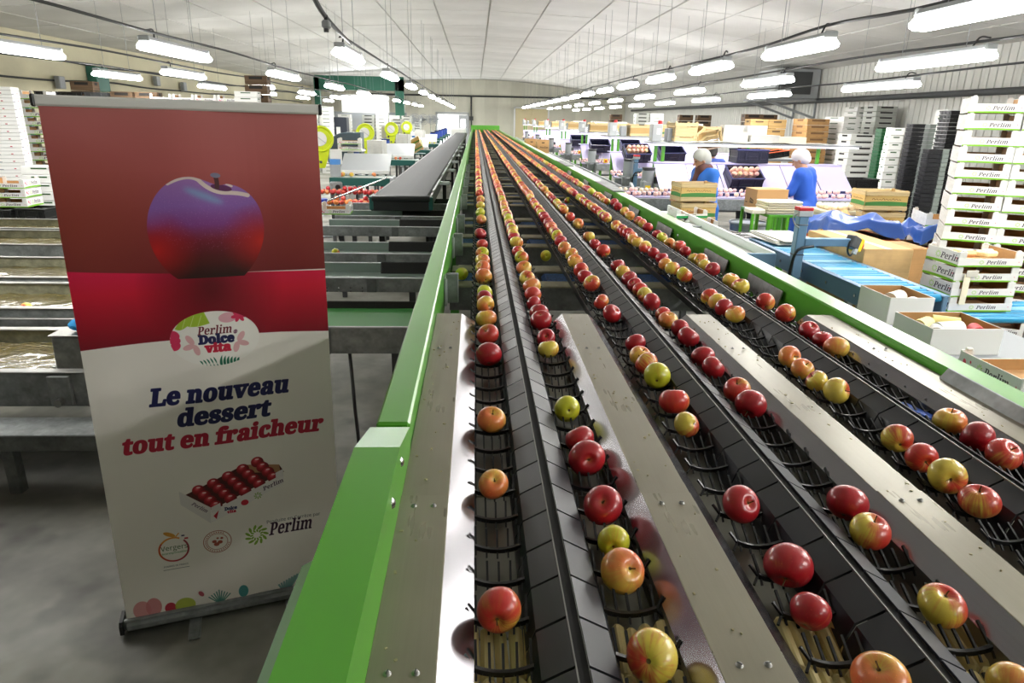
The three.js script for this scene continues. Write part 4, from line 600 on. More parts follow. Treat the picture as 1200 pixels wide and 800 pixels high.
// ---------- beside the sorting line: boxes, rollers, trays ----------
{
  const t = thing('side_table', 'low grey side table behind the far green rail, under the white boxes', 'table', [2.42, 0, -3.18]);
  part(t, 'table_top', cb(1.35, 0.03, 1.76, 0.006), M.grey, 0, 0.865, 0); for (const a of [-0.6, 0.6]) for (const b of [-0.8, 0.8]) part(t, 'leg', cb(0.05, 0.85, 0.05, 0.004), M.greyDark, a, 0.425, b);
  const fill = (o, n, w, d, y) => { for (let i = 0; i < n; i++) { const m = part(o, 'paper_roll', cyl(0.035, 0.035, 0.13, 14), i % 3 ? M.white : std(0xe9dfa0, 0.7), rr(-w, w), y, rr(-d, d), 1.5, rr(0, 3), 0); } };
  const A = place(openBox(0.27, 0.165, 0.33, M.white, M.brownCard), 'white_box', 'open white box with rolled paper, beside the blue roller conveyor', 'box', [2.565, 0.881, -3.92], 0);
  const B = place(openBox(0.38, 0.14, 0.33, M.white, M.brownCard), 'white_box', 'open white box full of labels and a red wrapper', 'box', [2.525, 0.881, -3.38], 0);
  const roll = (p, label, mat, r = 0.04, L = 0.12, ry = 0.6) => { const o = thing('label_roll', label, 'label roll', p, ry); part(o, 'roll', cyl(r, r, L, 16), mat, 0, 0, 0, 0, 0, Math.PI / 2); part(o, 'core', cyl(r * 0.45, r * 0.45, L + 0.004, 12), M.brownCard, 0, 0, 0, 0, 0, Math.PI / 2); };
  roll([2.56, 1.0, -3.92], 'cream paper roll lying in the white box by the rollers', M.offWhite, 0.045, 0.14); roll([2.6, 0.985, -3.84], 'white paper roll at the front of the rollers-side white box', M.white);
  roll([2.42, 0.98, -3.42], 'pale yellow label roll at the back of the label box', std(0xe6dc9b, 0.7)); roll([2.50, 0.985, -3.33], 'white label roll in the middle of the label box', M.white, 0.042, 0.15, 0.2); roll([2.56, 0.985, -3.44], 'yellowish label roll lying crosswise in the label box', std(0xe9d98a, 0.7), 0.04, 0.13, -0.5); roll([2.64, 0.98, -3.31], 'crimson and white printed wrapper roll in the label box', M.red, 0.035, 0.09, 1.2); roll([2.41, 0.985, -3.29], 'small white roll in the near corner of the label box', M.white, 0.035, 0.1, 1.0);
  const C = place(perlimTray(0.6, 0.115, 0.4, printF, printF), 'fruit_tray', 'empty brown-lined fruit tray with flower print, nearest the green rail', 'tray', [2.62, 0.881, -2.78], 0);
  const p1 = thing('paper_sheet', 'white paper sheets lying on the edge of the green rail', 'paper', [1.72, 0.884, -3.1]); part(p1, 'sheet', cb(0.2, 0.004, 0.5, 0.001), M.white); part(p1, 'sheet', cb(0.2, 0.003, 0.5, 0.001), M.white, 0.02, 0.004, 0.03, 0, 0.15, 0);
  const q = place(perlimTray(0.4, 0.115, 0.3, printA, printA), 'fruit_tray', 'small white tray with green leaves and red fruit behind the green rail', 'tray', [1.98, 0.881, -3.88], 0); looseApple('r', 0.05, [1.88, 0.93, -3.85], 'small bright red fruit in the tray behind the green rail');
}
function rollerConveyor(x0, x1, z0, z1, y, n, label, rollMat = M.blueRoller) {
  const o = thing('roller_conveyor', label, 'roller conveyor', [(x0 + x1) / 2, 0, (z0 + z1) / 2]), w = x1 - x0, L = z0 - z1;
  for (const s of [-1, 1]) part(o, 'side_rail', merge([at(cb(0.035, 0.13, L, 0.006), s * (w / 2), y - 0.05, 0), at(cb(0.05, 0.01, L, 0.003), s * w / 2, y + 0.018, 0)]), M.blueSteel);
  for (let i = 0; i < n; i++) { const r = part(o, 'roller', cyl(0.026, 0.026, w - 0.04, 14), i % 4 === 3 ? std(0x7fb9cd, 0.35) : rollMat, 0, y, L / 2 - (i + 0.5) * L / n, 0, 0, Math.PI / 2); }
  for (const a of [-1, 1]) for (const b of [-0.4, 0, 0.4]) part(o, 'leg', cb(0.06, y - 0.1, 0.05, 0.004), M.grey, a * w / 2, (y - 0.1) / 2, b * L);
  for (let i = 0; i < 5; i++) part(o, 'bolt', cyl(0.012, 0.012, 0.01, 8), M.chrome, -w / 2 - 0.02, y - 0.05, -L * 0.35 + i * L * 0.18, 0, 0, Math.PI / 2); return o;
}
rollerConveyor(2.6, 3.02, -4.1, -6.3, 0.95, 30, 'blue roller conveyor between control pole and large carton');
rollerConveyor(3.13, 4.5, -4.6, -5.13, 0.66, 6, 'wide low blue roller conveyor carrying the stacked fruit trays');
{
  const o = thing('white_chute', 'white tray chute with blue end board along the green rail', 'chute', [2.04, 0, -6.8]);
  part(o, 'chute_floor', cb(0.62, 0.012, 3.1, 0.003), M.whitePlastic, 0, 0.955, 0); for (const s of [-1, 1]) part(o, 'side_wall', cb(0.03, 0.1, 3.1, 0.006), M.whitePlastic, s * 0.325, 0.985, 0); part(o, 'end_board', cb(0.68, 0.12, 0.025, 0.005), M.blueSteel, 0, 0.965, 1.56); part(o, 'cross_rib', cb(0.62, 0.02, 0.02, 0.004), M.greyLight, 0, 0.97, -0.2);
  for (const a of [-0.28, 0.28]) for (const b of [-1.3, 1.3]) part(o, 'leg', cb(0.05, 0.95, 0.05, 0.004), M.greyDark, a, 0.475, b);
  const s = thing('cardboard_sheets', 'pile of loose white cardboard sheets at the far end of the blue rollers', 'cardboard', [2.86, 0.985, -6.15]); for (let i = 0; i < 4; i++) part(s, 'sheet', cb(0.42 - i * 0.02, 0.008, 0.62, 0.002), i % 2 ? M.offWhite : M.white, rr(-0.03, 0.03), 0.006 + i * 0.011, rr(-0.05, 0.05), 0, rr(-0.15, 0.15), 0);
}
function controlPole(x, z, armLen, label, elabel) {
  const o = thing('control_pole', label, 'pole', [x, 0, z]);
  part(o, 'base_plate', cb(0.2, 0.012, 0.2, 0.003), M.blueSteel, 0, 0.006, 0); part(o, 'pole', cb(0.075, 1.33, 0.075, 0.006), M.blueSteel, 0, 0.67, 0);
  part(o, 'signal_box', cb(0.115, 0.045, 0.09, 0.006), M.greyLight, 0.005, 1.355, 0); part(o, 'red_lens', cb(0.115, 0.028, 0.09, 0.006), M.red, 0.005, 1.39, 0); part(o, 'arm', cb(armLen, 0.06, 0.05, 0.004), M.blueSteel, armLen / 2 + 0.03, 1.14, 0.02);
  for (const y of [1.04, 1.27]) part(o, 'cable_tie', cb(0.08, 0.008, 0.08, 0.002), M.blackPlastic, 0, y, 0); part(o, 'cable', tube([[-0.045, 0.7, 0.03], [-0.05, 0.95, 0.04], [-0.02, 1.08, 0.05], [0.1, 1.11, 0.05]], 0.012, 16, 6), M.blackPlastic); part(o, 'hose', tube([[-0.03, 1.36, 0.02], [-0.08, 1.33, 0.02], [-0.06, 1.27, 0.03], [-0.03, 1.25, 0.04]], 0.006, 12, 5), M.grey);
  const e = part(o, 'emergency_stop', cb(0.07, 0.07, 0.06, 0.006), M.greyDark, armLen + 0.06, 1.14, 0.02, 0, 0.5, -0.4); e.scale.setScalar(1.35); part(e, 'yellow_cover', cb(0.03, 0.078, 0.068, 0.006), M.yellow, 0.045, 0, 0); part(e, 'red_button', lathe([[0, 0.03], [0.02, 0.028], [0.026, 0.018], [0.016, 0], [0.012, -0.01]], 16), M.red, 0.06, 0.005, 0, 0, 0, -Math.PI / 2); part(e, 'gland', cyl(0.014, 0.014, 0.03, 10), M.greyLight, 0.02, -0.045, 0.02); part(e, 'cable', tube([[0.02, -0.05, 0.02], [-0.01, -0.08, 0.02], [-0.05, -0.06, 0.02], [-0.06, -0.01, 0.02]], 0.006, 12, 5), M.blackPlastic);
}
controlPole(2.5, -5.14, 0.36, 'blue-grey control pole with red signal and yellow emergency stop, before the roller conveyor');
{ const o = thing('cross_conveyor', 'short dark inclined conveyor with light side rails at the grey belt end', 'conveyor', [2.25, 0, -11.0]);
  part(o, 'belt', cb(0.5, 0.03, 1.5, 0.008), M.belt, 0, 0.9, 0, 0.05, -0.15); for (const s of [-1, 1]) part(o, 'side_rail', cb(0.05, 0.1, 1.55, 0.006), M.greyLight, s * 0.28, 0.92, 0, 0.05, -0.15); for (const a of [-0.2, 0.2]) for (const b of [-0.6, 0.6]) part(o, 'leg', cb(0.05, 0.86, 0.05, 0.004), M.greyDark, a, 0.43, b); part(o, 'gear_box', cb(0.16, 0.26, 0.2, 0.02), M.grey, 0.40, 1.0, 0.3); part(o, 'motor_cap', cyl(0.05, 0.05, 0.08, 14), M.blackPlastic, 0.40, 1.17, 0.3); part(o, 'warning_tag', pb(0.08, 0.08, 0.006), M.yellow, 0.40, 1.02, 0.405); }
controlPole(2.97, -12.9, 0.5, 'distant blue-grey control pole with yellow emergency stop beside the packing tables');
{ // grey belt outside the far rail, further down, with two cartons riding on it
  const o = thing('grey_belt_conveyor', 'wide grey belt conveyor alongside the far green rail', 'conveyor', [2.2, 0, -29]); part(o, 'belt', cb(0.82, 0.03, 33, 0.01), std(0x8d9090, 0.5), 0, 0.85, 0); for (const s of [-1, 1]) part(o, 'side_rail', cb(0.03, 0.12, 33, 0.004), M.greyLight, s * 0.43, 0.83, 0); part(o, 'end_plate', cb(0.86, 0.01, 0.9, 0.003), M.greyLight, 0, 0.85, 16.9, -0.06); for (let i = 0; i < 8; i++) part(o, 'leg_frame', merge([at(pb(0.06, 0.82, 0.06), -0.4, 0.41, 15.5 - i * 4.4), at(pb(0.06, 0.82, 0.06), 0.4, 0.41, 15.5 - i * 4.4)]), M.greyDark);
  const cp = std(0xffffff, 0.8, 0, { map: canvasTex(128, 128, (c, w, h) => { c.fillStyle = '#c59a66'; c.fillRect(0, 0, w, h); c.fillStyle = '#3a2a1c'; c.fillRect(48, 22, 30, 10); c.font = 'bold italic 26px serif'; c.fillText('Perlim', 26, 82); }) });
  for (const [x, z, l] of [[2.02, -25.8, 'brown carton on the grey belt, the farther of two'], [2.36, -25, 'brown carton on the grey belt, the nearer of two']]) { const b = thing('carton', l, 'carton', [x, 0.866, z], 0.1); part(b, 'body', uvBox(0.42, 0.44, 0.4), cp, 0, 0.22, 0); part(b, 'lid', cb(0.424, 0.012, 0.404, 0.003), M.brownCard, 0, 0.445, 0); }
}
{ // stacks of printed trays at the right
  stack(perlimTray(0.5, 0.112, 0.36, printB, printC), 'fruit_tray', 4, 0.1135, [3.775, 0.688, -4.94], 0.02, 'white printed fruit tray', 'short stack on the blue rollers', 'tray', 0.004);
  const net = thing('fruit_net', 'orange netting bag lying in the topmost tray of the short stack', 'net', [3.68, 1.10, -4.92]); part(net, 'net_bag', cb(0.15, 0.05, 0.12, 0.02), std(0xe8b07c, 0.7)); part(net, 'label_strip', pb(0.12, 0.002, 0.03), M.white, 0, 0.027, 0);
  const bx = thing('yellow_packet', 'pale yellow packet in the topmost tray of the short stack', 'packet', [3.86, 1.10, -4.92], 0.3); part(bx, 'packet', cb(0.13, 0.045, 0.1, 0.012), std(0xeee0a8, 0.6)); part(bx, 'fold', cb(0.1, 0.012, 0.03, 0.004), M.white, 0, 0.026, 0);
  const pp = thing('paper_bundle', 'cream paper strip hanging over the edge of the short tray stack', 'paper', [3.62, 0.86, -4.745]); part(pp, 'strip', cb(0.05, 0.23, 0.006, 0.002), std(0xefe8cc, 0.7)); part(pp, 'flap', cb(0.09, 0.05, 0.008, 0.002), M.offWhite, 0.03, 0.12, 0.002);
  stack(perlimTray(0.4, 0.112, 0.3, printB, printC), 'fruit_tray', 5, 0.1135, [3.5, 0.0, -3.9], 0.1, 'white printed tray', 'the floor stack under blue rollers', 'tray', 0.004);
  const pal = thing('pallet', 'wooden pallet under the two tall stacks of printed trays', 'pallet', [4.53, 0, -5.79], -0.5); for (const x of [-0.5, -0.25, 0, 0.25, 0.5]) part(pal, 'plank', cb(0.11, 0.02, 0.8, 0.003), M.wood, x, 0.13, 0); for (const z of [-0.35, 0, 0.35]) part(pal, 'bearer', cb(1.15, 0.1, 0.09, 0.004), M.woodDark, 0, 0.06, z);
  stack(perlimTray(0.385, 0.128, 0.5, printA), 'fruit_tray', 16, 0.1315, [4.36, 0.145, -5.88], -0.5, 'white printed tray', 'the tall stack beside black crates', 'tray', 0.006);
  stack(perlimTray(0.385, 0.128, 0.5, printA), 'fruit_tray', 16, 0.1315, [4.70, 0.145, -5.69], -0.5, 'white printed tray', 'the outermost tall tray stack', 'tray', 0.006);
  stack(perlimTray(0.385, 0.128, 0.5, printA), 'fruit_tray', 9, 0.1315, [4.78, 0.0, -6.85], -0.3, 'white printed tray', 'the lower stack behind tall trays', 'tray', 0.006);
  place(closedBox(0.4, 0.62, 0.95, M.brownCardLight), 'carton', 'large closed brown carton beside the blue roller conveyor', 'carton', [3.24, 0.46, -5.62]); const st = thing('low_stand', 'low wooden stand under the large brown carton', 'stand', [3.24, 0, -5.62]); part(st, 'top_board', cb(0.46, 0.03, 0.95, 0.004), M.wood, 0, 0.44, 0); for (const a of [-0.2, 0.2]) for (const b of [-0.42, 0.42]) part(st, 'leg', cb(0.05, 0.43, 0.05, 0.004), M.wood, a, 0.215, b);
  const bd = thing('wooden_board', 'narrow upright wooden board leaning against the large carton', 'board', [3.475, 0, -5.35]); part(bd, 'board', cb(0.03, 1.05, 0.16, 0.004), M.wood, 0, 0.525, 0); part(bd, 'cleat', cb(0.015, 0.04, 0.15, 0.003), M.woodDark, 0.02, 0.95, 0);
  place(closedBox(0.42, 0.98, 0.4, M.brownCard), 'carton', 'tall brown carton standing behind the short tray stack', 'carton', [3.78, 0, -5.95]);
}
{ // bins covered with blue tarpaulin
  for (const [x, z, w, d, l, l2, h] of [[3.88, -6.95, 0.86, 0.72, 'blue tarpaulin draped in folds over the wide bin', 'wide brown bin under the larger blue tarpaulin', 1.03], [4.62, -6.75, 0.5, 0.55, 'smaller blue tarpaulin draped over the brown crate', 'brown crate with orange rim under the smaller tarpaulin', 0.98]]) {
    const b = thing('bin', l2, 'bin', [x, 0, z]); part(b, 'body', cb(w - 0.1, h - 0.12, d - 0.1, 0.02), M.brownDark, 0, (h - 0.12) / 2, 0); part(b, 'rim', cb(w - 0.06, 0.04, d - 0.06, 0.01), M.orange, 0, h - 0.14, 0);
    const nx = 90, nz = 64, g = new THREE.PlaneGeometry(w, d, nx, nz).rotateX(-Math.PI / 2), p = g.attributes.position, cr = (X, Z, an, fr, ph) => 1 - Math.abs(((X * Math.cos(an) + Z * Math.sin(an)) * fr + ph + 0.35 * (fbm(X * 0.3 + 0.5, Z * 0.3 + 0.5, 4, 4, 5, 2) - 0.5) + 50) % 2 - 1);
    for (let i = 0; i < p.count; i++) { const X = p.getX(i) / w * 2, Z = p.getZ(i) / d * 2, e = Math.max(Math.abs(X), Math.abs(Z)); const y = 0.05 * cr(X, Z, 0.5, 2.1, x) ** 1.5 + 0.05 * cr(X, Z, 2.2, 1.7, z) ** 1.5 + 0.035 * cr(X, Z, 1.2, 3.3, x * 2) + 0.03 * fbm(X * 0.25 + 0.5, Z * 0.25 + 0.5, 6, 6, 9, 3) - 0.10 * sstep(0.86, 1.0, e) - 0.05 + 0.05 * Math.cos(X * 1.3); p.setY(i, y); p.setX(i, p.getX(i) * (1 - 0.03 * sstep(0.8, 1, e))); }
    const dn = g.clone(); dn.translate(0, -0.006, 0); const idx = dn.index.array; for (let i = 0; i < idx.length; i += 3) [idx[i], idx[i + 1]] = [idx[i + 1], idx[i]];
    const gg = mergeGeometries([g, dn]); gg.computeVertexNormals(); tag(part(scene, 'tarpaulin', gg, M.tarp, x, h, z), l, 'tarpaulin');
  }
}
{ // crates, cartons and packs between the rollers and the packing tables
  stack(woodCrate(0.5, 0.235, 0.34), 'wooden_crate', 5, 0.247, [4.82, 0.06, -8.05], -0.05, 'pale wooden crate', 'the crate pile behind blue tarpaulin', 'crate', 0.004);
  const eb = thing('pale_bin', 'grey plastic bin heaped with pale round fruit behind the tarpaulin', 'bin', [4.42, 0, -8.25]); part(eb, 'body', cb(0.46, 1.0, 0.4, 0.02), std(0xb9b49c, 0.6), 0, 0.5, 0); part(eb, 'rim', cb(0.48, 0.05, 0.42, 0.01), std(0xcfcab2, 0.6), 0, 1.0, 0); for (let i = 0; i < 6; i++) part(eb, 'rib', cb(0.47, 0.012, 0.41, 0.004), std(0x9c987f, 0.6), 0, 0.2 + i * 0.13, 0);
  { const s = []; for (let r = 0; r < 4; r++) for (let i = 0; i < 6; i++) s.push(['y', rr(0.07, 0.08), [4.24 + i * 0.072, 1.055 + rr(0, 0.01), -8.1 - r * 0.075]]); const h = appleHeap('pale_fruit', 'pale round fruit heaped in the grey bin behind the tarpaulin', s); for (let i = 0; i < s.length; i++) h.setColorAt(i, new THREE.Color(0xf0d9b8)); }
  place(closedBox(0.3, 0.86, 0.24, M.brownCard), 'carton', 'narrow brown carton before the pale fruit bin', 'carton', [4.28, 0, -7.86], 0.1); const br = place(closedBox(0.26, 0.03, 0.2, M.brownCardLight, undefined, false), 'cardboard_piece', 'tilted brown cardboard flap leaning on the pale fruit bin', 'cardboard', [4.3, 0.93, -7.9]); br.rotation.set(0.75, 0.3, 0.25);
  stack(woodCrate(0.46, 0.23, 0.30), 'wooden_crate', 2, 0.242, [2.72, 0.83, -8.5], 0.14, 'old wooden crate', 'the pile on the green stand', 'crate', 0.02);
  const gs = (x, z, w, d, h, label) => { const o = thing('green_stand', label, 'stand', [x, 0, z]); for (const a of [-1, 1]) for (const b of [-1, 1]) part(o, 'leg', cb(0.035, h, 0.035, 0.004), M.green, a * (w / 2 - 0.02), h / 2, b * (d / 2 - 0.02)); for (const b of [-1, 1]) part(o, 'rail', cb(w, 0.03, 0.035, 0.004), M.green, 0, h - 0.015, b * (d / 2 - 0.02)); for (const a of [-1, 1]) part(o, 'rail', cb(0.035, 0.03, d, 0.004), M.green, a * (w / 2 - 0.02), h - 0.015, 0); part(o, 'shelf', pb(w - 0.02, 0.008, d - 0.02), M.greyLight, 0, h, 0); };
  gs(2.72, -8.5, 0.5, 0.4, 0.82, 'green stand under the old wooden crates'); gs(3.36, -7.5, 0.36, 0.36, 1.06, 'green tubular stand carrying the cream paper trays'); gs(3.75, -8.75, 0.5, 0.4, 0.96, 'green tubular stand carrying the brown printed carton');
  const tr = perlimTray(0.36, 0.085, 0.26, std(0xffffff, 0.6, 0, { map: canvasTex(256, 64, (c, w, h) => { c.fillStyle = '#f0f0ee'; c.fillRect(0, 0, w, h); c.fillStyle = '#1f9a52'; c.fillRect(0, h * 0.45, w, h * 0.55); c.fillStyle = '#5a6a60'; c.fillRect(70, 10, 90, 8); }) }));
  place(tr, 'green_white_tray', 'green and white cardboard tray, upper of two behind the rail', 'tray', [2.38, 0.99, -7.62], 0.12); const t2 = tr.clone(); place(t2, 'green_white_tray', 'green and white cardboard tray, lower of two behind the rail', 'tray', [2.46, 0.90, -7.45], -0.05);
  const bk = thing('small_bench', 'low bench behind the rail carrying green and white trays', 'bench', [2.42, 0, -7.55]); part(bk, 'top', cb(0.1, 0.02, 0.5, 0.004), M.grey, 0.1, 0.888, 0); for (const b of [-0.2, 0.2]) part(bk, 'leg', pb(0.04, 0.88, 0.04), M.greyDark, 0.1, 0.44, b);
  const cm = std(0xffffff, 0.8, 0, { map: canvasTex(256, 160, (c, w, h) => { c.fillStyle = '#bd9261'; c.fillRect(0, 0, w, h); c.strokeStyle = '#2b211a'; c.lineWidth = 7; c.beginPath(); for (let i = 0; i < 5; i++) { c.moveTo(110 + i * 16, 120); c.quadraticCurveTo(125 + i * 16, 30 + i * 8, 138 + i * 15, 118); } c.stroke(); c.fillStyle = '#4b3a2a'; c.fillRect(20, 112, 46, 8); }) });
  const ct = thing('carton', 'brown carton with dark hand lettering on the green stand', 'carton', [3.74, 0.968, -8.75], 0.08); part(ct, 'body', uvBox(0.42, 0.235, 0.32), cm, 0, 0.118, 0); part(ct, 'lid', cb(0.424, 0.008, 0.324, 0.002), M.brownCardLight, 0, 0.239, 0);
  const cp = thing('paper_tray_pack', 'pack of cream moulded paper trays on the green stand', 'paper trays', [3.36, 1.066, -7.5], 0.06); for (let i = 0; i < 5; i++) part(cp, 'paper_tray', cb(0.40 - 0.005 * (i % 2), 0.024, 0.30, 0.008), std([0xddd6bf, 0xd2cab0][i % 2], 0.85), rr(-0.006, 0.006), 0.014 + i * 0.026, rr(-0.006, 0.006)); part(cp, 'paper_tray', cb(0.16, 0.05, 0.2, 0.01), std(0xe6e2d2, 0.85), -0.28, 0.02, 0.02);
  const bs = thing('black_straps', 'tangle of black packing straps on a low shelf by the green stand', 'straps', [2.95, 0.80, -7.4]); part(bs, 'shelf', cb(0.55, 0.02, 0.5, 0.004), std(0xb7b3bb, 0.5), 0, 0, 0); for (let i = 0; i < 7; i++) part(bs, 'strap', bar([rr(-0.25, 0.2), 0.02 + i * 0.004, rr(-0.2, 0.2)], [rr(-0.2, 0.25), 0.025 + i * 0.004, rr(-0.2, 0.2)], 0.03, 0.006), M.blackPlastic); for (const a of [-0.24, 0.24]) for (const b of [-0.2, 0.2]) part(bs, 'leg', pb(0.03, 0.79, 0.03), M.green, a, -0.4, b);
  const wd = thing('waste_bin', 'grey plastic waste bin under the packing table edge', 'bin', [3.75, 0, -9.25]); part(wd, 'body', cyl(0.24, 0.2, 0.7, 20), std(0x9aa0a8, 0.5), 0, 0.35, 0); part(wd, 'rim', lathe([[0.235, 0.68], [0.255, 0.69], [0.255, 0.72], [0.235, 0.72]], 20), M.greyLight);
  place(openBox(0.38, 0.1, 0.3, M.white, M.white), 'white_box', 'flat white box on the floor below the green stand', 'box', [3.1, 0.0, -7.9], 0.2); place(openBox(0.38, 0.1, 0.3, M.offWhite, M.brownCard), 'white_box', 'flat cream box on the floor behind the control pole', 'box', [3.7, 0.0, -7.7], -0.1);
}
// ---------- packing stations across the hall ----------
const beltFruit = [];
function packStation(z, i) {
  const ext = i ? 0.1 : 1.2, nm = ordinal(i + 1), x0 = 2.75, x1 = i === 0 ? 5.75 : 6.0, w = x1 - x0, c = (x0 + x1) / 2;
  const o = thing('packing_table', `${nm} packing table from the near end, white lit panels and green posts`, 'packing table', [c, 0, z]);
  part(o, 'front_panel', cb(w + ext, 0.16, 0.03, 0.005), M.galv, -ext / 4, 0.88, 0.0); part(o, 'front_belt', cb(w + ext, 0.03, 0.22, 0.006), std(0xa9a2c6, 0.45), -ext / 4, 0.965, -0.13); part(o, 'divider', cb(w + ext, 0.05, 0.03, 0.006), M.blueDark, -ext / 4, 0.995, -0.26); part(o, 'rear_belt', cb(w + ext, 0.03, 0.22, 0.006), std(0xa9a2c6, 0.45), -ext / 4, 1.0, -0.39); part(o, 'back_board', cb(w, 0.04, 0.02, 0.004), M.blueDark, 0, 1.03, -0.51);
  for (let k = 0; k < 6; k++) part(o, 'sloping_panel', cb(w / 6 - 0.015, 0.014, 0.62, 0.003), M.purpleWhite, -w / 2 + (k + 0.5) * w / 6, 1.20, -0.78, 0.62);
  part(o, 'top_tray', cb(w, 0.02, 0.34, 0.004), M.purpleWhite, 0, 1.39, -1.18);
  part(o, 'overhead_shelf', cb(w + 0.3, 0.022, 0.55, 0.005), M.grey, 0.1, 1.688, -1.25); part(o, 'lamp_strip', cb(w + 0.2, 0.022, 0.08, 0.006), std(0xffffff, 0.4, 0, { emissive: new THREE.Color(0.88, 0.84, 1), emissiveIntensity: 1.0 }), 0.1, 1.66, -1.0);
  for (const x of [-w / 2 + 0.08, -w / 2 + 0.2, w / 2 - 0.3]) part(o, 'post', cb(0.05, 1.66, 0.05, 0.006), M.green, x, 0.83, -1.25); for (const x of [-w / 2 + 0.05 - (i ? 0 : 0.85), -w / 2 + 0.4, 0.2, w / 2 - 0.1]) part(o, 'leg', cb(0.06, 0.95, 0.06, 0.004), M.green, x, 0.475, -0.1);
  part(o, 'under_shelf', cb(w, 0.05, 0.5, 0.01), M.greyDark, 0, 0.35, -0.3);
  const l = new THREE.RectAreaLight(0xdcd6ff, 4, w, 0.08); l.position.set(0.1, 1.62, -0.98); l.rotation.x = -Math.PI / 2 + 0.2; l.name = numbered('packing_table_light'); o.add(l);
  for (let r = 0; r < 2; r++) for (let k = 0; k < (w + ext * 0.9) / 0.075; k++) if (rnd() < 0.93) beltFruit.push([pick(['o', 'o', 'm', 'y', 'h', 'r']), rr(0.06, 0.072), [x0 - ext * 0.7 + k * 0.075, 1.01 + r * 0.035, z - 0.13 - r * 0.26 + rr(-0.05, 0.05)]]);
  // control cabinet with red beacon, standing on the shelf end
  const k = thing('control_cabinet', `grey control cabinet with red beacon at the end of the ${nm} packing table`, 'control cabinet', [x0 + 0.14, 1.703, z - 1.25]); part(k, 'housing', cb(0.16, 0.26, 0.2, 0.01), M.greyLight, -0.08, 0.13, 0); part(k, 'housing', cb(0.12, 0.2, 0.2, 0.01), M.grey, 0.14, 0.1, 0); part(k, 'beacon', cyl(0.035, 0.04, 0.05, 12), M.red, -0.02, 0.285, 0); part(k, 'display', pb(0.06, 0.09, 0.004), M.white, -0.06, 0.15, 0.102);
  const m = thing('drive_motor', `grey drive motor beside the ${nm} packing table`, 'motor', [i ? x0 + 0.12 : x0 - 0.08, 1.02, z - (i ? -0.25 : 0.95)]); part(m, 'motor_body', cyl(0.1, 0.1, 0.26, 16), M.grey, 0, 0.13, 0); part(m, 'fan_cover', cyl(0.105, 0.09, 0.05, 16), M.greyDark, 0, 0.28, 0); part(m, 'terminal_box', cb(0.08, 0.1, 0.08, 0.008), M.greyDark, 0.12, 0.12, 0.02); part(m, 'stand', merge([at(pb(0.3, 0.03, 0.3), 0, -0.015, 0), at(pb(0.06, 1.0, 0.06), -0.1, -0.52, 0.1), at(pb(0.06, 1.0, 0.06), 0.1, -0.52, -0.1)]), M.galv);
  const e = thing('yellow_switch', `yellow switch box on a green bracket before the ${nm} packing table`, 'switch', [i ? x0 + 0.5 : x0 - 0.75, 0.98, z + 0.04]); part(e, 'box', cb(0.09, 0.1, 0.06, 0.006), M.yellow, 0, 0.06, 0); part(e, 'button', cyl(0.025, 0.025, 0.03, 12), M.red, 0, 0.06, 0.04, Math.PI / 2);
  return o;
}
const stationZ = [-9.75, -13.3, -17.5, -22, -27, -33, -40];
stationZ.forEach(packStation);
appleHeap('belt_fruit', 'pink and yellow apples riding the belts of all packing tables', beltFruit, 0.55);
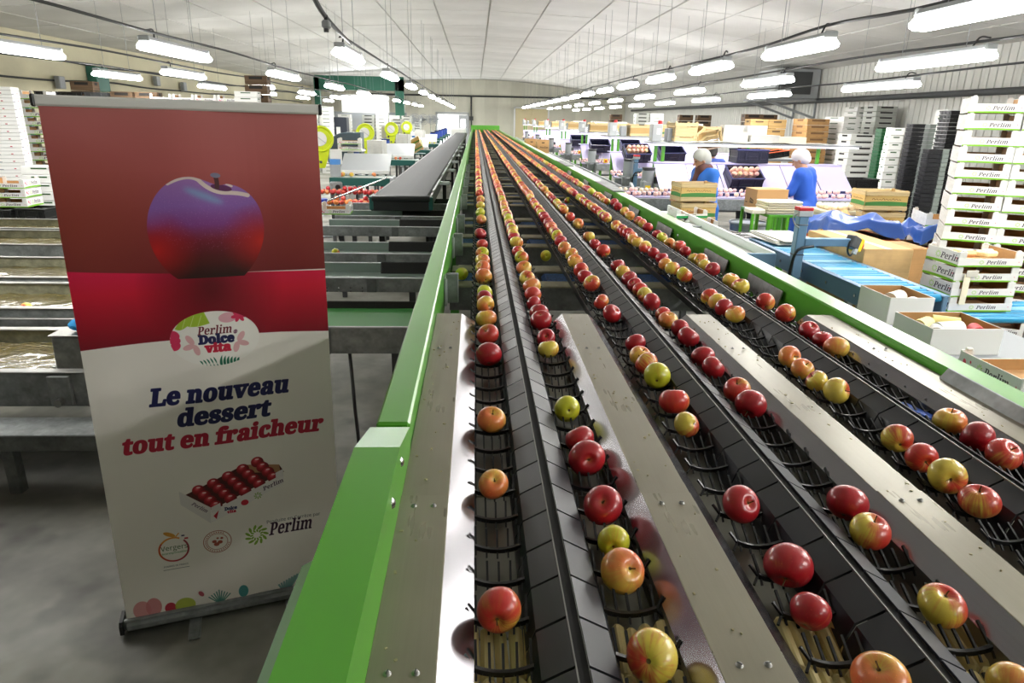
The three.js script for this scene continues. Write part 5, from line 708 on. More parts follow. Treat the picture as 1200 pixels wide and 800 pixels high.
{ // things on the tables and shelves
  const navy = std(0x12132b, 0.4), crate = (x, y, z, ry, rx, label, fruit) => { const o = place(plasticCrate(0.5, 0.2, 0.38, navy, std(0x262b58, 0.4)), 'plastic_crate', label, 'crate', [x, y, z], ry); o.rotation.x = rx; if (fruit) { const s = []; for (let a = 0; a < 5; a++) for (let b = 0; b < 4; b++) for (let h = 0; h < 2; h++) s.push([pick(['o', 'y', 'm', 'h']), 0.078, [x - 0.17 + a * 0.085, y + 0.06 + h * 0.07 + 0.03 * b * (rx ? 1 : 0), z - 0.12 + b * 0.08]]); appleHeap('crate_fruit', `pale pink apples heaped in ${fruit}`, s, 0.4); } };
  crate(4.05, 1.13, -10.45, 0.02, 0.5, 'dark blue plastic crate tilted on the table between both workers', 'the tilted blue crate between both workers'); crate(4.3, 1.41, -10.93, 0, 0, 'dark blue plastic crate behind the tilted one');
  crate(3.2, 1.30, -13.95, 0.05, 0.5, 'dark blue plastic crate full of pale apples on the second table', 'the crate on the second table'); crate(3.9, 1.30, -14.0, 0.05, 0.4, 'dark blue plastic crate beside the full one on the second table');
  crate(3.2, 1.28, -18.2, 0, 0.4, 'dark blue plastic crate on the third packing table'); crate(4.0, 1.28, -18.2, 0, 0.4, 'second dark blue plastic crate on the third packing table'); crate(3.3, 1.28, -22.7, 0, 0.4, 'dark blue plastic crate on the fourth packing table');
  const oc = place(plasticCrate(0.42, 0.1, 0.32, M.blackPlastic, M.orange), 'plastic_crate', 'black tray with orange rim beyond the first packing table', 'crate', [5.25, 1.44, -12.2], 0.2); oc.rotation.z = 0.12;
  const pd = thing('low_rack', 'low grey rack holding the orange-rimmed tray', 'rack', [5.25, 0, -12.2]); part(pd, 'top', cb(0.9, 0.04, 0.5, 0.006), M.grey, 0, 1.40, 0); for (const a of [-0.4, 0.4]) part(pd, 'leg', pb(0.05, 1.38, 0.05), M.greyDark, a, 0.69, 0);
  const sy = 1.704, sz = -11.0;
  const c1 = place(woodCrate(0.36, 0.30, 0.36, new THREE.Group(), M.woodPale, false), 'wooden_crate', 'pale wooden crate with paper lining at the shelf end above first table', 'crate', [3.22, sy, sz], 0.1);
  const c2 = place(woodCrate(0.34, 0.2, 0.26, new THREE.Group(), M.woodPale, false), 'wooden_crate', 'pale wooden crate tipped on its side on the lit shelf', 'crate', [3.66, sy + 0.02, sz - 0.02], 0.2); c2.rotation.set(1.4, 0.2, 0.15);
  const c3 = place(woodCrate(0.3, 0.18, 0.26, new THREE.Group(), M.wood, false), 'wooden_crate', 'small broken wooden crate between two pale crates on the shelf', 'crate', [3.45, sy + 0.015, sz - 0.05], 0.6); c3.rotation.set(0.1, 0.6, 0.5);
  place(closedBox(0.3, 0.16, 0.3, M.offWhite), 'paper_box', 'cream box with paper top beside the tipped crate', 'box', [4.08, sy, sz]); place(closedBox(0.46, 0.12, 0.32, M.whiteCard, undefined, false), 'paper_box', 'long white cardboard bundle on the lit shelf', 'box', [4.5, sy, sz], 0.06); place(closedBox(0.42, 0.1, 0.32, std(0xeee2c4, 0.7), undefined, false), 'paper_box', 'long cream cardboard bundle at the shelf middle', 'box', [4.95, sy, sz], -0.05);
  const ps = thing('paper_sheets', 'loose paper sheets along the front of the lit shelf', 'paper', [4.2, sy, sz + 0.15]); for (let i = 0; i < 8; i++) part(ps, 'sheet', cb(0.34, 0.008, 0.22, 0.002), i % 2 ? M.offWhite : M.white, -1.0 + i * 0.3, 0.006 + 0.006 * (i % 3), rr(-0.03, 0.03), 0, rr(-0.3, 0.3), 0);
  for (let s = 1; s < 6; s++) for (let k = 0; k < 3; k++) { const o = woodCrate(0.5, 0.22, 0.3, new THREE.Group(), M.wood, k === 1); place(o, 'wooden_crate', `${['pale', 'printed', 'worn'][k]} wooden crate on the shelf above the ${ordinal(s + 1)} packing table`, 'crate', [3.3 + k * 0.75 + rr(-0.1, 0.1), sy, stationZ[s] - 1.25], rr(-0.2, 0.2)); }
  for (let s = 1; s < 6; s++) for (let k = 0; k < 2; k++) place(closedBox(0.4, 0.25, 0.3, k ? M.whiteCard : M.offWhite, undefined, false), 'paper_box', `${k ? 'white' : 'cream'} box on the shelf end above the ${ordinal(s + 1)} packing table`, 'box', [5.3 + k * 0.5 - (s > 2 ? 1.2 * (k ? 0 : 1) : 0), sy, stationZ[s] - 1.25], rr(-0.1, 0.1));
}
// ---------- storage along the ribbed side wall ----------
const far = (w, d, body, slot, thick, h = 0.125) => farCrate(w, h, d, body, slot, thick)();
stack(far(0.42, 1.0, M.white, slotGreen), 'white_tray', 17, 0.13, [9.42, 0, -18.0], 0, 'white tray', 'the white stack beside brown cartons', 'tray');
stack(far(0.28, 0.68, M.white, slotGreen), 'white_tray', 19, 0.132, [10.8, 0, -19.95], 0, 'white tray', 'the narrow stack behind the white ones', 'tray');
stack(far(0.56, 0.65, greyCrate, slotDark, 1), 'grey_tray', 19, 0.132, [10.9, 0, -18.9], 0, 'greyish tray', 'the tallest grey stack near the pipe', 'tray');
stack(far(0.60, 0.55, M.white, slotDark, 1), 'white_tray', 14, 0.13, [8.52, 0, -15.5], 0, 'slotted white tray', 'the forward stack beside the green column', 'tray');
stack(far(0.26, 0.17, M.white, slotGreen), 'white_tray', 15, 0.132, [7.67, 0, -12.7], 0, 'white tray', 'the narrow stack between green and black columns', 'tray');
stack(far(0.5, 0.4, M.white, slotGreen), 'white_tray', 18, 0.13, [9.6, 0, -14.0], 0, 'white tray', 'the stack above black columns at the pipe', 'tray');
{ const gm = std(0x0f4f2a, 0.4);
  stack(nested(0.15, 0.24, gm), 'green_crate', 32, 0.061, [8.28, 0, -14.15], 0, 'nested dark green crate', 'the dark green column', 'crate', 0.002);
  stack(nested(0.21, 0.17, std(0x17181d, 0.5)), 'black_crate', 33, 0.062, [6.91, 0, -10.9], 0, 'nested black crate', 'the black column nearest the white stack', 'crate', 0.002);
  stack(nested(0.21, 0.16, std(0x14151a, 0.5)), 'black_crate', 27, 0.063, [6.66, 0, -10.0], 0, 'nested black crate', 'the shorter black column in front', 'crate', 0.002);
  stack(nested(0.36, 0.3, std(0x101115, 0.5)), 'black_crate', 36, 0.063, [7.92, 0, -11.5], 0, 'nested black crate', 'the tallest black column by the tall trays', 'crate', 0.002);
  stack(nested(0.1, 0.2, std(0x7f8883, 0.5)), 'grey_crate', 33, 0.062, [7.16, 0, -10.95], 0, 'nested slim grey crate', 'the slim grey column between black ones', 'crate', 0.002);
  stack(nested(0.1, 0.2, std(0x7f8883, 0.5)), 'grey_crate', 27, 0.063, [6.84, 0, -10.05], 0, 'nested slim grey crate', 'the slim grey column in front', 'crate', 0.002);
  stack(nested(0.24, 0.2, std(0x101115, 0.5)), 'black_crate', 27, 0.063, [7.06, 0, -10.1], 0, 'nested black crate', 'the black column touching the tall trays', 'crate', 0.002);
  stack(plasticCrate(0.5, 0.14, 0.4, M.blackPlastic), 'black_bin', 8, 0.15, [6.1, 0, -10.9], 0.1, 'open black bin', 'the low black stack beyond the pale fruit bin', 'bin', 0.006); stack(plasticCrate(0.5, 0.14, 0.4, M.blackPlastic), 'black_bin', 8, 0.15, [5.5, 0, -11.1], 0.05, 'open black bin', 'the low black stack nearer the packing table', 'bin', 0.006); }
stack(fc.woodd(), 'brown_crate', 11, 0.205, [7.8, 0, -19.9], 0, 'dark brown wooden crate', 'the dark brown stack behind printed crates', 'crate'); stack(fc.woodd(), 'brown_crate', 11, 0.205, [8.35, 0, -20.2], 0, 'dark brown wooden crate', 'the second dark stack behind printed crates', 'crate');
for (const [i, w] of [[0, 'first'], [1, 'second']]) stack(far(0.47, 0.41, M.wood, M.woodDark, 0, 0.23), 'printed_crate', 9, 0.235, [7.34 + i * 0.48, 0, -18.4], 0, 'light brown printed crate', `the ${w} light brown column`, 'crate');
stack(far(0.57, 0.82, M.brownCard, M.brownDark, 1, 0.15), 'brown_carton', 14, 0.153, [8.62, 0, -18.0], 0, 'brown carton tray', 'the brown column before the white stack', 'tray');
stack(fc.woodd(), 'brown_crate', 11, 0.205, [8.2, 0, -25.5], 0, 'dark brown crate', 'the far stack below the air cooler', 'crate'); stack(fc.woodd(), 'brown_crate', 11, 0.205, [7.6, 0, -25.7], 0, 'dark brown crate', 'the outer far stack below the air cooler', 'crate'); stack(fc.whiteGrey(), 'grey_tray', 18, 0.127, [6.3, 0, -27], 0, 'greyish tray', 'the far grey stack behind the second shelf', 'tray'); stack(fc.white(), 'white_tray', 18, 0.127, [6.85, 0, -27], 0, 'white tray', 'the far white stack behind the second shelf', 'tray'); stack(fc.woodd(), 'brown_crate', 11, 0.205, [5.9, 0, -30], 0, 'dark brown wooden crate', 'the dark stack far behind the packing tables', 'crate');

// ---------- left side: black belt, labelling machines, storage ----------
{
  const o = thing('black_belt_conveyor', 'long black belt conveyor running down the hall left of the sorting line', 'conveyor', [-0.9, 0, -27]), L = 37;
  part(o, 'belt', cb(0.66, 0.05, L, 0.02), M.belt, 0, 1.06, 0); part(o, 'front_roller', cyl(0.04, 0.04, 0.7, 18), M.blackPlastic, 0, 1.045, L / 2, 0, 0, Math.PI / 2);
  for (const s of [-1, 1]) part(o, 'side_frame', cb(0.03, 0.14, L, 0.006), M.blackPlastic, s * 0.35, 1.0, 0); part(o, 'front_plate', cb(0.74, 0.12, 0.02, 0.006), M.blackPlastic, 0, 0.96, L / 2 + 0.01);
  for (const s of [-1, 1]) part(o, 'teal_bracket', cb(0.05, 0.16, 0.1, 0.01), M.teal, s * 0.36, 0.99, L / 2 - 0.02);
  for (let i = 0; i < 7; i++) { part(o, 'edge_guard', cb(0.03, 0.03, 1.6, 0.006), M.greyLight, 0.37, 1.10, L / 2 - 1.2 - i * 2.6); part(o, 'guard_bracket', cb(0.16, 0.05, 0.08, 0.006), M.greyLight, 0.44, 1.07, L / 2 - 1.9 - i * 2.6); }
  for (let i = 0; i < 8; i++) part(o, 'leg_frame', merge([at(pb(0.07, 0.98, 0.07), -0.3, 0.49, L / 2 - 0.4 - i * 4.8), at(pb(0.07, 0.98, 0.07), 0.3, 0.49, L / 2 - 0.4 - i * 4.8), at(pb(0.6, 0.05, 0.05), 0, 0.4, L / 2 - 0.4 - i * 4.8)]), M.blackPlastic);
  const d = thing('drive_unit', 'dark drive motor slung under the front of the black belt', 'motor', [-0.9, 0.78, -9.6]); part(d, 'motor_body', cyl(0.09, 0.09, 0.4, 16), M.greyDark, 0, 0, 0, 0, 0, Math.PI / 2); part(d, 'gear_box', cb(0.16, 0.2, 0.2, 0.02), M.grey, 0.22, 0, 0); part(d, 'hanger', cb(0.06, 0.2, 0.06, 0.004), M.blackPlastic, 0, 0.15, 0);
}
{
  const m = new THREE.Group();
  part(m, 'base_plate', cb(0.4, 0.03, 0.4, 0.006), M.grey, 0, 0.015, 0); part(m, 'column', cb(0.09, 1.5, 0.09, 0.008), M.greyLight, -0.14, 0.75, -0.05); part(m, 'motor_housing', cb(0.16, 0.34, 0.2, 0.02), std(0x9b9a86, 0.5), -0.17, 1.52, -0.02);
  const dr = part(m, 'label_drum', merge([cyl(0.2, 0.2, 0.13, 36).rotateX(Math.PI / 2)]), M.lime, 0.04, 1.62, 0.03); part(dr, 'drum_rim', new THREE.TorusGeometry(0.19, 0.022, 8, 36).toNonIndexed(), M.lime, 0, 0, 0.065); part(dr, 'centre_disc', cyl(0.115, 0.115, 0.02, 28).rotateX(Math.PI / 2), M.white, -0.02, 0, 0.07); part(dr, 'disc_handle', bar([-0.09, 0.06, 0.085], [0.08, -0.07, 0.085], 0.016, 0.012), M.greyLight);
  const sh = new THREE.Shape(); sh.moveTo(-0.16, -0.02); sh.lineTo(0.16, -0.02); sh.quadraticCurveTo(0.14, -0.2, 0.06, -0.42); sh.lineTo(-0.06, -0.42); sh.quadraticCurveTo(-0.14, -0.2, -0.16, -0.02);
  part(m, 'applicator_arm', boxUV(new THREE.ExtrudeGeometry(sh, { depth: 0.1, bevelEnabled: true, bevelSize: 0.012, bevelThickness: 0.012, bevelSegments: 2 })), M.lime, 0.02, 1.58, -0.03); for (const [x, y, r] of [[-0.06, 1.40, 0.03], [0.02, 1.25, 0.022]]) part(m, 'guide_roller', cyl(r, r, 0.03, 14).rotateX(Math.PI / 2), M.greyDark, x, y, 0.10);
  part(m, 'control_box', cb(0.2, 0.24, 0.16, 0.01), M.white, 0.27, 1.33, 0.02);
  const zs = [-12.0, -16.85, -22.1, -27];
  zs.forEach((z, i) => {
    const l = `lime green labelling machine with white disc, ${ordinal(i + 1)} from the banner`, x = -2.62; if (!i) { m.name = numbered('labelling_machine'); scene.add(m); tag(m, l, 'labelling machine', 'labelling machines'); m.position.set(x, 0, z); m.rotation.y = 0.3; } else copy(m, l, [x, 0, z], 0.25);
    const t = thing('sorting_table', `${ordinal(i + 1)} teal sorting table feeding the black belt, beside a labelling machine`, 'table', [-1.88, 0, z + 0.55]);
    part(t, 'teal_side', cb(0.95, 0.12, 0.03, 0.006), M.teal, 0.05, 1.0, 0.25); part(t, 'teal_side', cb(0.95, 0.12, 0.03, 0.006), M.teal, 0.05, 1.0, -0.25); part(t, 'belt', cb(0.95, 0.03, 0.46, 0.008), std(0x9aa39b, 0.5), 0.05, 1.04, 0); part(t, 'end_roller', cyl(0.035, 0.035, 0.5, 14).rotateX(Math.PI / 2), M.greyLight, 0.54, 1.03, 0); for (const a of [-0.4, 0.4]) for (const b of [-0.22, 0.22]) part(t, 'leg', cb(0.05, 0.95, 0.05, 0.004), M.greyDark, a, 0.475, b); part(t, 'under_tray', cb(0.9, 0.03, 0.45, 0.006), M.galvDark, 0, 0.55, 0);
    const mo = part(t, 'drive_motor', cyl(0.085, 0.085, 0.2, 18), M.grey, -0.36, 1.16, 0.05); part(mo, 'blue_cap', cyl(0.09, 0.088, 0.08, 18), std(0x3f79b8, 0.5), 0, 0.13, 0); part(t, 'gear_box', cb(0.2, 0.16, 0.2, 0.02), M.galv, -0.32, 0.92, 0.2); part(t, 'shaft', cyl(0.04, 0.04, 0.06, 14).rotateX(Math.PI / 2), M.blackPlastic, -0.28, 0.92, 0.32);
    const w = thing('sloping_tray', `${ordinal(i + 1)} sloping white tray table behind the teal sorting tables`, 'tray table', [-1.86, 0, z - 0.15]); part(w, 'tray_plate', cb(0.82, 0.02, 0.62, 0.005), M.greyLight, 0, 1.22, 0, 0.5); part(w, 'tray_lip', cb(0.82, 0.06, 0.02, 0.004), M.white, 0, 1.10, 0.28); for (const a of [-0.36, 0.36]) part(w, 'leg', cb(0.05, 1.2, 0.05, 0.004), M.white, a, 0.6, -0.1);
    if (i < 3) { const b = place(closedBox(0.28, 0.24, 0.24, M.whiteCard), 'white_carton', `white printed carton behind the ${ordinal(i + 1)} teal sorting table`, 'carton', [-1.75, 1.345, z - 0.75], -0.2); const sv = thing('side_stand', `grey stand carrying the white carton at the ${ordinal(i + 1)} sorting table`, 'stand', [-1.75, 0, z - 0.75]); part(sv, 'top', cb(0.5, 0.03, 0.4, 0.005), M.grey, 0, 1.33, 0); for (const a of [-0.2, 0.2]) part(sv, 'leg', cb(0.05, 1.31, 0.05, 0.004), M.greyDark, a, 0.655, 0);
      const bm = thing('blue_motor', `blue upright drive motor at the ${ordinal(i + 1)} sorting table`, 'motor', [-2.28, 0, z - 1.4]); part(bm, 'motor_body', cyl(0.11, 0.11, 0.3, 16), std(0x27499b, 0.45), 0, 1.25, 0); part(bm, 'fan_cover', cyl(0.115, 0.1, 0.06, 16), std(0x1c3470, 0.45), 0, 1.42, 0); part(bm, 'stand', pb(0.1, 1.1, 0.1), M.greyDark, 0, 0.55, 0); }
    const s = []; for (let k = 0; k < 7; k++) s.push([pick(['y', 'o', 'm', 'g']), 0.072, [-2.3 + rnd() * 0.8, 1.09, z + 0.55 + rr(-0.18, 0.18)]]); appleHeap('table_apples', `loose apples on the ${ordinal(i + 1)} teal sorting table`, s);
  });
  const hd = thing('machine_hood', 'dark grey rounded machine hood between the first two labelling machines', 'hood', [-2.5, 0, -13.9]); const hs = new THREE.Shape(); hs.moveTo(-0.3, 0); hs.lineTo(-0.3, 0.2); hs.quadraticCurveTo(-0.25, 0.52, 0.05, 0.52); hs.lineTo(0.3, 0.52); hs.lineTo(0.3, 0); part(hd, 'hood', boxUV(new THREE.ExtrudeGeometry(hs, { depth: 0.4, bevelEnabled: true, bevelSize: 0.02, bevelThickness: 0.02 })), std(0x35454d, 0.5), 0, 1.15, -0.2); part(hd, 'stand', cb(0.5, 1.15, 0.4, 0.01), M.grey, 0, 0.575, 0);
  const ft = place(perlimTray(0.42, 0.1, 0.3, printF), 'fruit_tray', 'white printed tray on the stand before the dark machine hood', 'tray', [-2.3, 1.40, -13.2], 0.1); const ft2 = ft.clone(); place(ft2, 'fruit_tray', 'white printed tray stacked over another before the dark machine hood', 'tray', [-2.3, 1.50, -13.2], 0.08); const fs = thing('side_stand', 'white stand under the trays before the dark machine hood', 'stand', [-2.3, 0, -13.2]); part(fs, 'top', cb(0.5, 0.03, 0.4, 0.005), M.white, 0, 1.385, 0); part(fs, 'leg', cb(0.1, 1.37, 0.1, 0.005), M.white, 0, 0.685, 0);
  const bt = place(plasticCrate(0.4, 0.14, 0.3, M.blackPlastic), 'plastic_crate', 'black crate of red apples beside the first labelling machine', 'crate', [-2.95, 1.33, -13.0]); const s2 = []; for (let a = 0; a < 5; a++) for (let b = 0; b < 4; b++) s2.push(['r', 0.075, [-3.1 + a * 0.075, 1.45 + rr(0, 0.05), -13.1 + b * 0.075]]); appleHeap('crate_apples', 'red apples heaped in the black crate beside the first labelling machine', s2); const cs = thing('side_stand', 'grey stand under the black crate of red apples', 'stand', [-2.95, 0, -13.0]); part(cs, 'top', cb(0.5, 0.03, 0.4, 0.005), M.grey, 0, 1.31, 0); part(cs, 'leg', cb(0.1, 1.3, 0.1, 0.005), M.greyDark, 0, 0.65, 0);
  const tw = place(woodCrate(0.55, 0.2, 0.34), 'wooden_crate', 'wooden crate tipped steeply beside the black belt', 'crate', [-1.62, 1.16, -18.85], 0.2); tw.rotation.set(0.5, 0.2, 0.5);
  const ws = thing('side_stand', 'dark stand under the tipped wooden crate beside the black belt', 'stand', [-1.62, 0, -18.9]); part(ws, 'top', cb(0.6, 0.03, 0.4, 0.005), M.teal, 0, 1.06, 0); for (const a of [-0.25, 0.25]) part(ws, 'leg', cb(0.05, 1.05, 0.05, 0.004), M.greyDark, a, 0.525, 0);
  for (const [x, z, l] of [[-2.6, -31, 'first'], [-2.5, -34.5, 'second'], [-2.35, -38, 'third'], [-2.3, -42, 'fourth']]) {
    const f = thing('pedestal_fan', `tall grey pedestal fan, ${l} of the row beyond the labelling machines`, 'fan', [x, 0, z], 0.3); part(f, 'base', cyl(0.25, 0.28, 0.04, 20), M.grey, 0, 0.02, 0); part(f, 'pole', cyl(0.022, 0.022, 1.75, 10), M.chrome, 0, 0.9, 0); part(f, 'motor', cyl(0.07, 0.06, 0.16, 14).rotateX(Math.PI / 2), M.grey, 0, 1.88, -0.08);
    const g = []; for (let k = 0; k < 3; k++) g.push(new THREE.TorusGeometry([0.24, 0.16, 0.08][k], 0.011, 5, 28).toNonIndexed().translate(0, 0, 0.06 + 0.02 * k)); for (let k = 0; k < 16; k++) { const a = k * Math.PI / 8; g.push(rod([0.03 * Math.cos(a), 0.03 * Math.sin(a), 0.1], [0.24 * Math.cos(a), 0.24 * Math.sin(a), 0.06], 0.008, 4)); } part(f, 'guard', merge(g), M.grey, 0, 1.88, 0);
    for (let k = 0; k < 3; k++) part(f, 'blade', cb(0.19, 0.09, 0.008, 0.003), M.greyLight, 0.11 * Math.cos(k * 2.094), 1.88 + 0.11 * Math.sin(k * 2.094), 0.03, 0.3, 0, k * 2.094);
  }
  for (let i = 0; i < 5; i++) { const z = -30.5 - i * 3.2, t = thing('sorting_table', `distant teal worktable ${['nearest', 'second', 'third', 'fourth', 'farthest'][i]} of those beside the pedestal fans`, 'table', [-1.95, 0, z]); part(t, 'top', cb(0.9, 0.1, 0.6, 0.01), M.teal, 0, 1.0, 0); for (const a of [-0.4, 0.4]) part(t, 'leg', pb(0.06, 0.95, 0.5), M.greyDark, a, 0.475, 0); const b = thing('blue_motor', `blue motor on the ${['nearest', 'second', 'third', 'fourth', 'farthest'][i]} distant teal worktable`, 'motor', [-1.8, 1.05, z]); part(b, 'motor_body', cyl(0.12, 0.12, 0.3, 14), std(0x2747a8, 0.45), 0, 0.15, 0); part(b, 'cap', cyl(0.125, 0.1, 0.05, 14), M.blueDark, 0, 0.32, 0); }
  const wc = thing('white_cabinet', 'white cabinet at the far end of the black belt', 'cabinet', [-1.1, 0, -47]); part(wc, 'housing', cb(1.0, 1.35, 0.6, 0.02), M.whitePlastic, 0, 0.675, 0); part(wc, 'door_panel', cb(0.45, 1.1, 0.02, 0.005), M.white, -0.22, 0.7, 0.31); part(wc, 'door_panel', cb(0.45, 1.1, 0.02, 0.005), M.white, 0.24, 0.7, 0.31);
  const pb2 = place(perlimTray(0.36, 0.115, 0.3, printF, printF), 'fruit_tray', 'white printed tray left on the channel rims near the black belt', 'tray', [-1.66, 0.885, -8.35], 0.06);
  const tub = thing('blue_tub', 'small bright blue tub on the channel rim behind the white tray', 'tub', [-1.93, 0.885, -8.75]); part(tub, 'body', lathe([[0, 0], [0.075, 0], [0.085, 0.1], [0.088, 0.105], [0.08, 0.105], [0.07, 0.01]], 20), std(0x2247c8, 0.4)); part(tub, 'lid', cyl(0.09, 0.09, 0.015, 20), std(0x1c3da8, 0.4), 0, 0.112, 0);
  tag(part(scene, 'guide_rod', rod([-1.95, 0.92, -9.2], [-1.2, 1.2, -9.6], 0.012, 8), M.chrome), 'slim steel guide rod slanting up to the black belt', 'rod');
}
// storage at the left wall
stack((() => { const g = merge([pb(0.5, 0.122, 0.4)]), m = new THREE.Mesh(g, printedWhite); m.castShadow = m.receiveShadow = true; return m; })(), 'white_tray', 19, 0.1275, [-8.85, 0, -13.1], 0.25, 'closed white tray', 'the tall stack left of the banner', 'tray', 0.004);
stack((() => { const g = merge([pb(0.5, 0.122, 0.4)]), m = new THREE.Mesh(g, printedWhite); m.castShadow = m.receiveShadow = true; return m; })(), 'white_tray', 19, 0.1275, [-8.36, 0, -13.2], 0.25, 'closed white tray', 'the tall stack touching the banner', 'tray', 0.004);
stack(fc.whiteGrey(), 'grey_tray', 15, 0.127, [-8.75, 0, -12.45], 0.25, 'slotted white tray', 'the slotted stack at the picture border', 'tray');
stack(perlimTray(0.5, 0.16, 0.4, printC), 'fruit_tray', 14, 0.168, [-8.75, 0, -15.0], 0.1, 'green-striped tray', 'the stack peeping behind white stacks', 'tray', 0.005);
stack(fc.white(), 'white_tray', 5, 0.127, [-6.6, 0.55, -11.1], 0.1, 'bluish white tray', 'the small stack just left of the banner', 'tray'); { const p = thing('low_platform', 'low steel platform holding trays and black crates at the channels', 'platform', [-6.7, 0, -10.4]); part(p, 'deck', cb(2.0, 0.05, 2.2, 0.008), M.galv, 0, 0.44, 0); for (const a of [-0.9, 0.9]) for (const b of [-1, 1]) part(p, 'leg', pb(0.07, 0.42, 0.07), M.galvDark, a, 0.21, b); part(p, 'riser', cb(0.7, 0.09, 0.5, 0.008), M.galv, 0.1, 0.507, -0.7); }
stack(plasticCrate(0.42, 0.2, 0.36, M.blackPlastic), 'black_bin', 1, 0.2, [-6.6, 0.467, -10.0], 0, 'open black bin, left one', 'the pair on the low platform', 'bin'); { const b = place(plasticCrate(0.42, 0.22, 0.36, M.blackPlastic), 'black_bin', 'open black bin with white scuffs next to the banner', 'bin', [-6.12, 0.467, -10.02], -0.1); }
stack(perlimTray(0.5, 0.125, 0.4, printF, printF), 'fruit_tray', 3, 0.128, [-6.45, 0.70, -10.1], 0.04, 'red-flowered tray', 'the pile on the black bins', 'tray', 0.004);
{ // rack along the wall, topped with crates that show over the banner
  const r = thing('storage_rack', 'steel storage rack whose load shows above the banner', 'rack', [-7.2, 0, -17.3]); part(r, 'deck', cb(6.0, 0.06, 1.0, 0.01), M.galv, 0, 2.19, 0); part(r, 'deck', cb(6.0, 0.06, 1.0, 0.01), M.galv, 0, 1.0, 0); for (const a of [-2.9, -1, 1, 2.9]) for (const b of [-0.45, 0.45]) part(r, 'post', pb(0.08, 2.16, 0.08), M.blueSteel, a, 1.08, b);
  const y = 2.222, z = -17.2, w = (x, n, what, where, k = fc.woodd, h = 0.205) => stack(k(), 'brown_crate', n, h, [x, y, z], 0, what, where, 'crate');
  for (let i = 0; i < 3; i++) { const b = place(plasticCrate(0.5, 0.16, 0.4, i === 2 ? M.greyDark : M.blackPlastic), 'plastic_crate', ['black plastic crate', 'second black plastic crate', 'dark grey crate'][i] + ' on the rack above the banner top', 'crate', [-9.75 + i * 0.55, y, z]); }
  w(-8.95, 2, 'dark brown wooden crate', 'the brown pile over the banner left part'); w(-8.1, 1, 'dark brown wooden crate standing single', 'the rack beside the brown pile'); w(-7.55, 1, 'weathered brown wooden crate standing single', 'the rack next to white printed boxes');
  for (let i = 0; i < 4; i++) place(perlimTray(0.48, 0.16, 0.36, printF), 'fruit_tray', `white printed tray on the rack, ${ordinal(i + 1)} of four above the banner`, 'tray', [-7.15 + i * 0.5, y, z + 0.15]);
  w(-5.05, 3, 'brown wooden crate', 'the brown pile over the banner right part'); stack(fc.white(), 'white_tray', 2, 0.127, [-5.2, y, z + 0.33], 0, 'white tray', 'the short stack before the brown pile on the rack', 'tray');
}
stack(fc.whiteGrey(), 'grey_tray', 18, 0.127, [-5.75, 0, -25.5], 0.1, 'slotted white tray', 'the stack right of the banner top corner', 'tray'); stack(fc.white(), 'white_tray', 18, 0.127, [-5.25, 0, -25.7], 0.1, 'white tray', 'the bright stack beside the dark cabinet', 'tray');
{ const c = thing('dark_cabinet', 'dark cabinet with white paper stuck on it beyond the labelling machines', 'cabinet', [-4.95, 0, -25.9]); part(c, 'housing', cb(0.8, 1.93, 0.5, 0.02), std(0x1d2430, 0.5), 0, 0.965, 0); part(c, 'paper_note', cb(0.14, 0.3, 0.004, 0.001), M.white, 0.1, 1.45, 0.254); part(c, 'door_panel', cb(0.36, 1.7, 0.02, 0.004), std(0x222a38, 0.5), -0.19, 0.95, 0.255); part(c, 'blue_strip', cb(0.04, 1.9, 0.02, 0.004), std(0x4fa3d8, 0.4), -0.38, 0.96, 0.255); }
for (const [x, n, k, w] of [[-4.35, 16, 'whiteGrey', 'the first stack behind the dark cabinet'], [-3.8, 17, 'white', 'the second stack behind the dark cabinet'], [-3.2, 15, 'whiteGrey', 'the third stack behind the dark cabinet'], [-5.3, 16, 'white', 'the outer stack behind the dark cabinet']]) stack(fc[k](), 'white_tray', n, 0.127, [x, 0, -29.6], 0, 'slotted white tray', w, 'tray');
for (const [x, z, n, k, w] of [[-3.4, -36, 16, 'whiteGrey', 'the far stack by the first pedestal fan'], [-4, -36, 16, 'white', 'the far stack left of the fans'], [-3.3, -41, 15, 'whiteGrey', 'the farthest stack behind the fans']]) stack(fc[k](), 'white_tray', n, 0.127, [x, 0, z], 0, 'slotted pale tray', w, 'tray');

